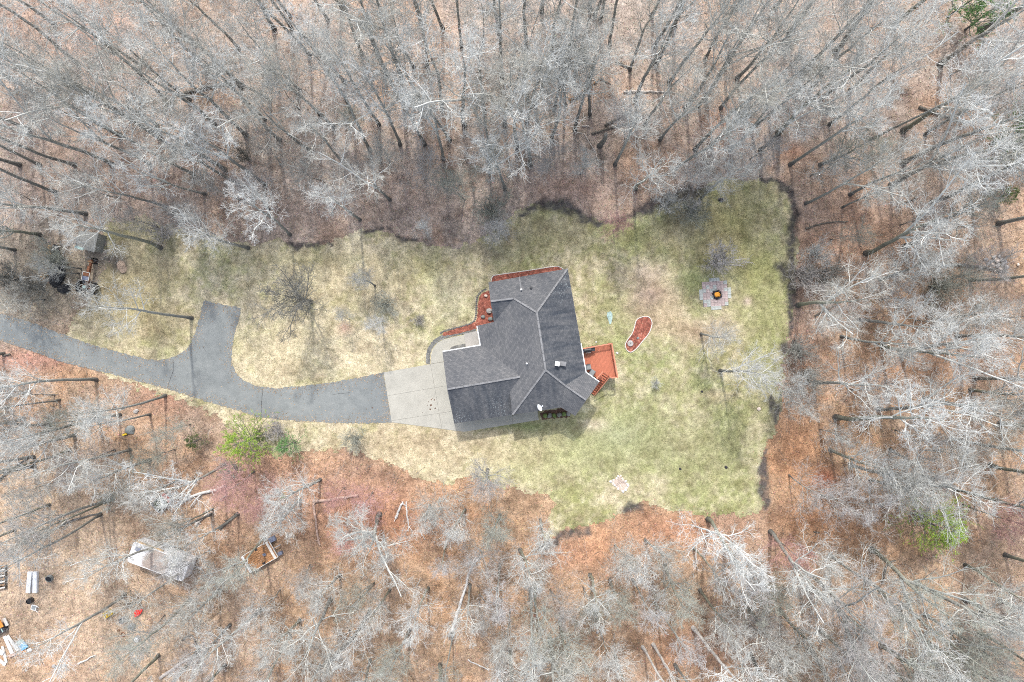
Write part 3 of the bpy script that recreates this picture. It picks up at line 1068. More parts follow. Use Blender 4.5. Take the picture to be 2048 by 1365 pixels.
ZD = 2.0
e1 = Vector((math.cos(math.radians(10)), math.sin(math.radians(10)), 0))          # along the gable
e2 = Vector((math.sin(math.radians(10)), -math.cos(math.radians(10)), 0))         # along the ridge, down the picture
d0 = dz(890, 268, ZD)                                                             # outer top corner
deck = empty('deck', d0.copy())
deck.location.z = 0
tag(deck, 'red cedar deck with railing and stairs behind the house', 'deck')
DO = deck.location.copy()
Lw = (dz(340, 328, ZD) - d0).length + .7
Ll = (dz(1008, 918, ZD) - d0).length
wd = .14
nb = int(Lw / (wd + .008))
stair_a = dz(715, 812, ZD); stair_b = dz(855, 905, ZD)           # head of the stairs
for k in range(nb):
    off = (k + .5) * (wd + .008)
    p = d0 - e1 * off
    # boards stop at the stair opening
    L = Ll
    q = p + e2 * Ll
    sdir = (stair_b - stair_a)
    # distance along e2 at which the board meets the stair-head line, left part runs to the wall
    den = e2.x * sdir.y - e2.y * sdir.x
    if abs(den) > 1e-4:
        t = ((stair_a.x - p.x) * sdir.y - (stair_a.y - p.y) * sdir.x) / den
        u = ((p + e2 * t) - stair_a).dot(sdir) / sdir.length_squared
        if 0 <= u <= 1.02: L = min(L, t)
        elif u < 0: L = min(L, t + (-u) * .0 + 1.3 * max(0, 1 + u * 0))
    off_u = 0
    c = p + e2 * (L / 2) - DO
    MB().bar(p - DO + Vector((0, 0, -.02)), p + e2 * L - DO + Vector((0, 0, -.02)), wd, .035).build('deck_board', M['deck'], deck)
# frame and posts
MB().bar(d0 - DO + Vector((0, 0, -.16)), d0 + e2 * Ll - DO + Vector((0, 0, -.16)), .05, .24).bar(d0 - DO + Vector((0, 0, -.16)), d0 - e1 * Lw - DO + Vector((0, 0, -.16)), .05, .24).build('rim_joist', M['deck_dark'], deck)
for a in (d0, d0 + e2 * Ll / 2, d0 + e2 * Ll, d0 - e1 * Lw / 2):
    q = a - DO
    MB().box((q.x, q.y, ZD / 2 + .45), (.13, .13, ZD + .9)).build('post', M['deck_rail'], deck)


def rail(a, b, zb, parent=deck):
    a, b = a - DO, b - DO
    r = MB().bar(a + Vector((0, 0, zb)), b + Vector((0, 0, zb)), .14, .045).build('top_rail', M['deck_rail'], parent)
    n = int((b - a).length / .14)
    bal = MB()
    for k in range(1, n):
        q = a.lerp(b, k / n)
        bal.bar(q + Vector((0, 0, .06)), q + Vector((0, 0, zb - .02)), .035, .035, (1, 0, 0))
    bal.build('baluster', M['deck'], r)
    o = bal
    MB().bar(a + Vector((0, 0, .1)), b + Vector((0, 0, .1)), .04, .08).build('bottom_rail', M['deck_rail'], parent)


corner = d0 + e2 * Ll
rail(d0, corner, .92)
rail(d0, d0 - e1 * (Lw - .55), .92)
br0 = dz(888, 930, ZD)
rail(corner, br0, .92)
rail(br0, stair_b, .92)
# stairs go down along the angled wall
sdn = (dz(500, 1300, .1) - (stair_a + stair_b) / 2)
sd_ = (stair_b - stair_a).normalized()
run = Vector((-sd_.y, sd_.x, 0))
if run.dot(sdn) < 0: run = -run
NT = 10
wid = (stair_b - stair_a).length
for k in range(NT):
    z = ZD - (k + 1) * ZD / (NT + 1)
    c = (stair_a + stair_b) / 2 + run * (.28 * (k + .5)) - DO
    c.z = z
    MB().bar(c - sd_ * wid / 2, c + sd_ * wid / 2, .25, .04).build('stair_tread', M['deck'], deck)
for q in (stair_a, stair_b):
    a = q - DO; a.z = ZD - .15
    b = q + run * (.28 * NT) - DO; b.z = .02
    MB().bar(a, b, .05, .28).build('stringer', M['deck_dark'], deck)
    a2, b2 = a.copy(), b.copy(); a2.z += 1.05; b2.z += 1.0
    r = MB().bar(a2, b2, .1, .05).build('stair_rail', M['deck_rail'], deck)
    m = MB()
    for k in range(1, 14):
        p0, p1 = a.lerp(b, k / 14), a2.lerp(b2, k / 14)
        m.bar(p0, p1, .035, .035, (1, 0, 0))
    m.build('baluster', M['deck_dark'], r)
rail(stair_a, dz(600, 940, ZD), .92)

# grill and two chairs on the deck
gp = dz(430, 392, ZD)
grill = empty('grill', gp, math.radians(8))
tag(grill, 'black barbecue grill at the house wall on the deck', 'grill')
MB().box((0, 0, .42), (1.0, .5, .5)).build('cart', M['black_metal'], grill)
lid = MB()
n = 9
vs, fs = [], []
for sx in (-.42, .42):
    for k in range(n):
        th = math.pi * k / (n - 1)
        vs.append((sx, math.cos(th) * .29, .67 + math.sin(th) * .3))
fs = [(k, k + 1, n + k + 1, n + k) for k in range(n - 1)] + [tuple(range(n))[::-1], tuple(range(n, 2 * n)), (0, n, 2 * n - 1, n - 1)]
lid.add(vs, fs).build('lid', M['black_metal'], grill)
MB().box((-.66, 0, .7), (.4, .45, .03)).build('side_shelf', M['blue_grey'], grill)
MB().box((.66, 0, .7), (.36, .45, .03)).build('side_shelf', M['black_metal'], grill)
MB().tube([(-.3, -.34, .78), (.3, -.34, .78)], .018, 6).build('handle', M['steel'], grill)
for sx in (-.42, .42): MB().tube([(sx - .02, .2, .09), (sx + .02, .2, .09)], .09, 12).build('wheel', M['rubber'], grill)


def deck_chair(x, y, rz, label):
    c = empty('deck_chair', dz(x, y, ZD), rz)
    tag(c, label, 'chair', 'chairs on the deck')
    MB().box((0, 0, .42), (.58, .56, .1)).build('seat', M['grey_fabric'], c)
    Mb = Matrix.Rotation(math.radians(-18), 3, 'X')
    MB().box((0, .34, .72), (.58, .09, .62), M=Mb).build('backrest', M['grey_fabric'], c)
    for sx in (-.31, .31):
        MB().box((sx, .02, .6), (.05, .58, .04)).build('armrest', M['black_metal'], c)
        for sy in (-.24, .26): MB().box((sx, sy, .3), (.035, .035, .6)).build('leg', M['black_metal'], c)


deck_chair(450, 722, math.radians(100), 'grey cushioned deck chair against the straight house wall')
deck_chair(522, 822, math.radians(148), 'grey cushioned deck chair at the corner by the stairs')

# ------------------------------------------------------------------ beds
def bed(name, pts, label, mat, edge=None, closed=True, z=.067, er=.055, seed=0, edge_pts=None):
    pw = poly_w(catmull(pts, 6, True)) if closed else poly_w(pts)
    c = sum((Vector((p[0], p[1], 0)) for p in pw), Vector()) / len(pw)
    e = empty(name, c)
    tag(e, label, 'flower bed')
    slab('mulch', jag([(p[0] - c.x, p[1] - c.y) for p in pw], .25, .03, seed), .03, z, mat, e)
    if edge:
        ep = pw + [pw[0]] if edge_pts is None else poly_w(catmull(edge_pts, 8))
        MB().tube([(p[0] - c.x, p[1] - c.y, .09) for p in ep], er, 6).build('edging', M[edge], e)
    return e


def kz(x, y): return (1190 + x / 9.1, 590 + y / 9.1)


kid = bed('kidney_bed', [kz(*p) for p in ((900, 395), (990, 415), (1035, 510), (1010, 630), (960, 730), (860, 850), (750, 980), (650, 1045), (575, 1000), (550, 910), (590, 820), (670, 710), (715, 590), (740, 490), (790, 430))],
          'kidney shaped red mulch bed with white edging on the lawn', M['mulch'], 'edging', seed=2)
lidp = W(*kz(640, 885))
st = empty('round_stone', lidp)
tag(st, 'round pale grey stone cover in the kidney bed', 'stone')
MB().lathe([(.36, .0), (.37, .1), (.34, .14), (.1, .15)], (0, 0, .04), 22).build('cover', M['rock'], st)
MB().lathe([(.1, .0), (.08, .05), (.02, .06)], (0.02, .03, .18), 10).build('knob', M['rock_dark'], st)

nb_ = bed('north_bed', [(981, 566), (985, 553), (1000, 549.5), (1060, 541), (1110, 534.5), (1122, 535), (1130, 541), (1060, 556), (985, 572)], 'narrow red mulch bed along the upper house wall', M['mulch'], 'edging', closed=False, seed=3,
          edge_pts=[(982, 564), (986, 553), (1000, 549.5), (1060, 541), (1108, 533.5), (1120, 535), (1129, 541)])
fb = bed('front_bed', [(976, 582), (962, 590), (956, 606), (955, 628), (950, 644), (925, 654), (892, 664), (885, 670), (895, 671.5), (930, 664), (965, 655), (995, 655), (992, 620), (985, 585)], 'red mulch flower bed in front of the house with rocks and dormant plants', M['mulch'], None, seed=4)
# its curving border of small dark stones
bp = catmull([(975, 578), (962, 584), (954, 596), (952.5, 618), (951, 636), (944, 646), (928, 652), (890, 662), (880, 668)], 7)
bpw = [Vector(p) for p in poly_w(bp)]
stones = [rock_mesh('edging_stone', M['edge_stone'], 50 + k, (.15, .12, .09), .2, 1) for k in range(4)]
acc, last = 0, bpw[0]
for p in bpw[1:]:
    while (p - last).length > .24:
        last = last + (p - last).normalized() * .24
        o = obj('edging_stone', stones[random.randrange(4)], fb, (last.x - fb.location.x, last.y - fb.location.y, .06))
        o.rotation_euler = (0, 0, random.uniform(0, 6))
for (px, py, r, mt, lb) in ((978.5, 622, .38, 'rock', 'pale boulder beside the house wall in the front bed'), (981, 638, .3, 'rock_dark', 'grey green boulder in the front bed near the porch'),
                            (966, 634, .28, 'rock_dark', 'low grey boulder amid the front bed'), (971.5, 592, .22, 'rock_pale', 'small tan boulder at the upper end of the front bed')):
    me = rock_mesh('boulder', M[mt], int(px), (r, r * .8, r * .7), .25)
    o = obj('boulder', me, None, W(px, py, .2))
    tag(o, lb, 'boulder', 'boulders in the front bed')

# ------------------------------------------------------------------ fire pit patio
pc = W(1430, 588)
patio = empty('paver_patio', pc, math.radians(4))
tag(patio, 'cross shaped paver patio around the fire pit', 'patio')
pm = [MB().box((0, 0, 0), (.41, .41, .07)).mesh('paver', M['paver']), MB().box((0, 0, 0), (.41, .41, .07)).mesh('paver', M['paver_red'])]
slab('patio_bed', [(-1.53, -1.5), (1.53, -1.5), (1.53, 1.5), (-1.53, 1.5)], .02, .05, M['gravel'], patio)
for i in range(-4, 5):
    for j in range(-4, 5):
        if (abs(i) <= 3 and abs(j) <= 3) or (abs(i) <= 1 and abs(j) <= 4) or (abs(j) <= 1 and abs(i) <= 4):
            red = (abs(i) <= 3 and abs(j) <= 3) and random.random() < .65
            o = obj('paver', pm[1 if red else 0], patio, (i * .425 + random.uniform(-.01, .01), j * .425 + random.uniform(-.01, .01), .07 + random.uniform(-.008, .008)))
            o.rotation_euler = (random.uniform(-.015, .015), random.uniform(-.015, .015), random.uniform(-.02, .02))
fp = W(1433.3, 590)
pit = empty('fire_pit', fp + Vector((0, 0, .1)))
tag(pit, 'round charred fire pit with orange leaves on the patio', 'fire pit')
MB().lathe([(.48, 0), (.47, .26), (.42, .28), (.38, .25), (.36, .1)], (0, 0, 0), 20).build('ring', M['char'], pit)
m = rock_mesh('leaf_fill', M['ember'], 5, (.36, .36, .16), .35)
obj('leaf_fill', m, pit, (0, 0, .16))
for k in range(11):
    a = k * .571 + .1
    o = obj('pit_stone', rock_mesh('pit_stone', M['char'] if k % 3 else M['rock_dark'], 70 + k, (.16, .12, .12), .2, 1), pit, (math.cos(a) * .52, math.sin(a) * .52, .05))

# stone-edged gravel bed on the lower lawn
gc = W(1240.5, 967)
gb = empty('gravel_bed', gc)
tag(gb, 'diamond shaped pale gravel bed edged with white stones', 'stone bed')
gz = lambda x, y: W(1200 + x / 15.17, 920 + y / 15.17) - gc
cor = [gz(620, 490), gz(890, 800), gz(660, 985), gz(320, 660)]
slab('gravel', jag([(p.x, p.y) for p in cor], .12, .05, 6), .03, .07, M['bed_gravel'], gb)
sm = [rock_mesh('border_stone', M['rock_pale'] if k % 3 else M['white_plastic'], 90 + k, (.17, .13, .1), .25, 1) for k in range(6)]
for a, b in zip(cor, cor[1:] + cor[:1]):
    n = int((b - a).length / .26)
    for k in range(n):
        if random.random() < .12: continue
        q = a.lerp(b, (k + random.uniform(.1, .9)) / n) + Vector((random.uniform(-.09, .09), random.uniform(-.09, .09), 0))
        o = obj('border_stone', sm[random.randrange(6)], gb, (q.x, q.y, .07))
        o.rotation_euler = (0, 0, random.uniform(0, 6)); s = random.uniform(.6, 1.25); o.scale = (s, s, s)

# clipped dormant shrubs in a row below the house
for k, (x, y) in enumerate(((453, 780), (590, 780), (733, 775), (878, 755), (1018, 738), (1157, 722))):
    p = W(1060 + x / 15.17, 780 + y / 15.17)
    e = empty('clipped_shrub', p)
    tag(e, ['leftmost', 'second', 'third', 'fourth', 'fifth', 'rightmost'][k] + ' of the round dark clipped shrubs below the house', 'shrub', 'clipped shrubs below the house')
    o = obj('foliage', rock_mesh('foliage', M['brush'] if k in (1, 3) else M['needles_dark'], 130 + k, (.27, .27, .28), .3, 3), e, (0, 0, .3))
    o.data.materials[0] = M['twig_dark'] if k % 2 else M['needles_dark']
    MB().tube([(0, 0, 0), (0, 0, .25)], .03, 5).build('stem', M['twig_dark'], e)
mb = slab('mulch_strip', jag(poly_w([(1079, 827), (1092, 822), (1122, 817), (1142, 826), (1140, 834), (1105, 838), (1085, 840)]), .2, .06, 9), .031, .05, M['mulch_brown'])
tag(mb, 'strip of brown mulch under the clipped shrubs', kind='structure')

# small things on the lawn
tl = empty('drain_cover', W(1218.7, 634))
tag(tl, 'flat teal plastic cover lying in the lawn behind the house', 'cover')
kk = lambda x, y: W(*kz(x, y)) - W(1218.7, 634)
slab('plate', [(q.x, q.y) for q in (kk(225, 320), (kk(285, 300)), kk(318, 350), kk(312, 450), kk(290, 530), kk(265, 540), kk(240, 460), kk(212, 380))], .03, .07, M['teal'], tl)
MB().lathe([(.05, 0), (.05, .03)], (kk(228, 425).x, kk(228, 425).y, .06), 8).build('latch', M['rock_dark'], tl)
for px, py, lb, r in ((1234, 706.5, 'white rock on the lawn just right of the deck', .16), (1192, 684.5, 'tiny pale rock on the lawn above the deck', .1)):
    o = obj('garden_stone', rock_mesh('garden_stone', M['white_plastic'], int(px), (r, r * .9, r * .7), .2), None, W(px, py, r * .4))
    tag(o, lb, 'stone')

# ------------------------------------------------------------------ bare trees: a few grown prototypes, many individuals
def unit(a): return a / np.maximum(np.linalg.norm(a, axis=-1, keepdims=True), 1e-9)


def grow(r, PP, PR, n, t0, t1, Lf, ang, k, up, wob, rf, rmin):
    """n children on every parent polyline; returns their points and radii"""
    N0, K = PP.shape[:2]
    N = N0 * n
    pi = np.repeat(np.arange(N0), n)
    t = t0 + (t1 - t0) * ((np.tile(np.arange(n), N0) + r.uniform(0, 1, N)) / n)
    f = t * (K - 1)
    i = np.minimum(f.astype(int), K - 2)
    fr = (f - i)[:, None]
    pos = PP[pi, i] * (1 - fr) + PP[pi, i + 1] * fr
    tan = unit(PP[pi, i + 1] - PP[pi, i])
    pr = PR[pi, i] * (1 - fr[:, 0]) + PR[pi, i + 1] * fr[:, 0]
    rv = r.normal(size=(N, 3))
    # spread azimuths by the golden angle
    az = np.arange(N) * 2.39996 + r.uniform(-.6, .6, N)
    ax = unit(np.cross(tan, np.array([.3, .2, .93])))
    bx_ = np.cross(tan, ax)
    perp = ax * np.cos(az)[:, None] + bx_ * np.sin(az)[:, None]
    a = np.radians(r.uniform(ang[0], ang[1], N))[:, None]
    d = unit(tan * np.cos(a) + perp * np.sin(a))
    plen = np.linalg.norm(np.diff(PP, axis=1), axis=2).sum(1)[pi]
    L = plen * Lf(t) * r.uniform(.65, 1.25, N)
    P = np.zeros((N, k, 3)); P[:, 0] = pos
    step = (L / (k - 1))[:, None]
    cur = pos.copy()
    for j in range(1, k):
        d = unit(d + np.array([0, 0, up]) / (k - 1) + r.normal(size=(N, 3)) * wob)
        cur = cur + d * step
        P[:, j] = cur
    r0 = np.maximum(pr * rf, rmin * 1.3)
    Rr = r0[:, None] * np.linspace(1, .35, k)[None]
    Rr = np.maximum(Rr, rmin)
    return P, Rr


def tubes(P, R, m):
    """polylines -> tube mesh arrays with m sides"""
    N, K = P.shape[:2]
    tan = np.empty_like(P)
    tan[:, 1:-1] = P[:, 2:] - P[:, :-2]
    tan[:, 0] = P[:, 1] - P[:, 0]
    tan[:, -1] = P[:, -1] - P[:, -2]
    tan = unit(tan)
    a = unit(np.cross(tan, np.array([.37, .81, .45])))
    b = np.cross(tan, a)
    th = np.arange(m) * 2 * np.pi / m
    V = P[:, :, None] + R[:, :, None, None] * (a[:, :, None] * np.cos(th)[None, None, :, None] + b[:, :, None] * np.sin(th)[None, None, :, None])
    idx = np.arange(N * K * m).reshape(N, K, m)
    nx_ = np.roll(idx, -1, axis=2)
    F = np.stack([idx[:, :-1], nx_[:, :-1], nx_[:, 1:], idx[:, 1:]], -1).reshape(-1, 4)
    return V.reshape(-1, 3), F


def merge(parts):
    Vs, Fs, n = [], [], 0
    for v, f in parts:
        Vs.append(v); Fs.append(f + n); n += len(v)
    return np.concatenate(Vs), np.concatenate(Fs)


def trunk_line(r, Hh_, bend, k=14, lean=0.0):
    z = np.linspace(0, 1, k)
    ph = r.uniform(0, 6.28, 2)
    x = bend * (np.sin(z * 3.1 + ph[0]) - np.sin(ph[0])) + lean * z * z * Hh_ + np.cumsum(r.normal(0, bend * .12, k))
    y = bend * (np.sin(z * 2.6 + ph[1]) - np.sin(ph[1])) + np.cumsum(r.normal(0, bend * .12, k))
    x -= x[0]; y -= y[0]
    return np.stack([x, y, z * Hh_ - .15], 1)[None]


def make_tree(seed, Hh_, r0, base, n1, L1, ang1, n2, n3, n4, bend=.3, up1=.8, tw=.011, fork=0, L2=.5, wob=.12):
    r = np.random.default_rng(seed)
    TP = trunk_line(r, Hh_, bend)
    z = np.linspace(0, 1, 14)
    TR = (r0 * (1 - z * .45 - .47 * np.clip((z - base) / (1 - base), 0, 1)) * (1 + .6 * np.exp(-z * 26)))[None]
    tr = [tubes(TP, TR, 8)]
    Ps = []
    stems, stemR = TP, TR
    if fork:
        fp_, fr_ = grow(r, TP, TR, fork, base - .08, base + .1, lambda t: .52 + 0 * t, (14, 30), 9, .5, .06, .8, .03)
        Ps.append((fp_, fr_, 6))
        a1, b1 = grow(r, fp_, fr_, max(4, n1 // 2), .2, .97, lambda t: L1 * 1.7 * (1.15 - .6 * t), ang1, 7, up1, wob, .55, .02)
    p1, q1 = grow(r, TP, TR, n1, base, .985, lambda t: L1 * (1.2 - .75 * (t - base) / (1 - base)), ang1, 7, up1, wob, .52, .02)
    if fork:
        p1, q1 = np.concatenate([p1, a1]), np.concatenate([q1, b1])
    p2, q2 = grow(r, p1, q1, n2, .18, .98, lambda t: L2 * (1.1 - .5 * t), (28, 58), 5, .35, wob * 1.2, .62, tw * 1.4)
    p3, q3 = grow(r, p2, q2, n3, .15, .98, lambda t: .55 * (1.1 - .4 * t), (28, 60), 4, .25, wob * 1.3, .6, tw)
    Ps += [(p1, q1, 5), (p2, q2, 4), (p3, q3, 3)]
    if n4:
        p4, q4 = grow(r, p3, q3, n4, .2, .97, lambda t: .6 + 0 * t, (25, 55), 3, .2, wob, .8, tw * .85)
        Ps.append((p4, q4, 3))
    tm = mesh_np('trunk', *merge(tr), None, True)
    arr = [tubes(*p) for p in Ps]
    cm = mesh_np('crown', *merge(arr))
    nl = sum(len(a[1]) for a, p in zip(arr, Ps) if p[2] >= 4)
    mi = np.zeros(len(cm.polygons), dtype=np.int32)
    order, k0 = [], 0
    for a, p in zip(arr, Ps):
        if p[2] >= 4: mi[k0:k0 + len(a[1])] = 1
        k0 += len(a[1])
    tm.materials.append(M['bark_grey']); cm.materials.append(M['twig_grey']); cm.materials.append(M['limb_pale'])
    cm.polygons.foreach_set('material_index', mi)
    return tm, cm


def make_shrub(seed, Hh_, n0, spread, n1, n2, n3, tw=.009, r0=.03):
    r = np.random.default_rng(seed)
    base = np.zeros((1, 3, 3)); base[0, :, 2] = (-.1, .0, .12)
    bR = np.full((1, 3), .06)
    p1, q1 = grow(r, base, bR, n0, .2, .95, lambda t: Hh_ / .22 + 0 * t, (6, spread), 8, .5, .1, .5, r0 * .6)
    p2, q2 = grow(r, p1, q1, n1, .2, .98, lambda t: .48 * (1.15 - .5 * t), (20, 50), 5, .4, .12, .6, tw * 1.3)
    p3, q3 = grow(r, p2, q2, n2, .15, .98, lambda t: .5 + 0 * t, (22, 55), 3, .3, .12, .6, tw)
    p4, q4 = grow(r, p3, q3, n3, .2, .95, lambda t: .55 + 0 * t, (22, 50), 3, .2, .1, .8, tw * .85)
    tm = mesh_np('stems', *tubes(p1, q1, 5), None, True)
    cm = mesh_np('twigs', *merge([tubes(p2, q2, 4), tubes(p3, q3, 3), tubes(p4, q4, 3)]))
    tm.materials.append(M['bark_grey']); cm.materials.append(M['twig_grey'])
    return tm, cm


PROTO = {
    'F': [make_tree(s, 20, .175, b_, n_, l_, a_, 6, 6, 5, bd, .75, .0085, wob=w_) for s, b_, n_, l_, a_, bd, w_ in
          ((1, .48, 13, .22, (28, 62), .4, .13), (2, .56, 12, .2, (34, 70), .3, .12), (3, .42, 14, .24, (26, 60), .5, .14), (4, .58, 12, .2, (34, 74), .6, .15), (7, .5, 11, .24, (28, 64), .4, .13))] +
         [make_tree(s, 20, .18, .48, 7, .22, (28, 64), 6, 6, 5, .45, .75, .0085, fork=f_, wob=.13) for s, f_ in ((5, 2), (6, 1), (8, 3))],
    'O': [make_tree(s, 19, .23, b_, 12, l_, (34, 74), 7, 6, 5, .5, .65, .0088, wob=.16) for s, b_, l_ in ((11, .44, .27), (12, .5, .25), (15, .4, .29))] +
         [make_tree(s, 19, .24, .44, 7, .26, (32, 70), 7, 6, 5, .5, .65, .0088, fork=f_, wob=.16) for s, f_ in ((13, 2), (14, 3))],
    'G': [make_tree(s, 14, .2, .3, 16, .34, (28, 64), 7, 6, 5, .35, .7, .0075, wob=.14) for s in (81, 82, 83)],
    'B': [make_tree(s, 16, .15, .45, 10, .22, (30, 65), 6, 5, 4, .5, .5, .009, wob=.18) for s in (21, 22)],
    'Z': [make_tree(s, 10, .07, .2, 14, .40, (26, 60), 7, 6, 5, .35, .8, .0068) for s in (31, 32, 33, 34)],
    'M': [make_tree(s, 9, .08, .2, 14, .40, (26, 60), 7, 6, 5, .25, .8, .0065) for s in (41, 42)],
    'V': [make_tree(51, 8, .17, .14, 17, .62, (30, 66), 7, 6, 3, .12, .6, .012, L2=.42)],
    'S': [make_shrub(s, 2.6, 12, 48, 7, 6, 3) for s in (61, 62)],
}

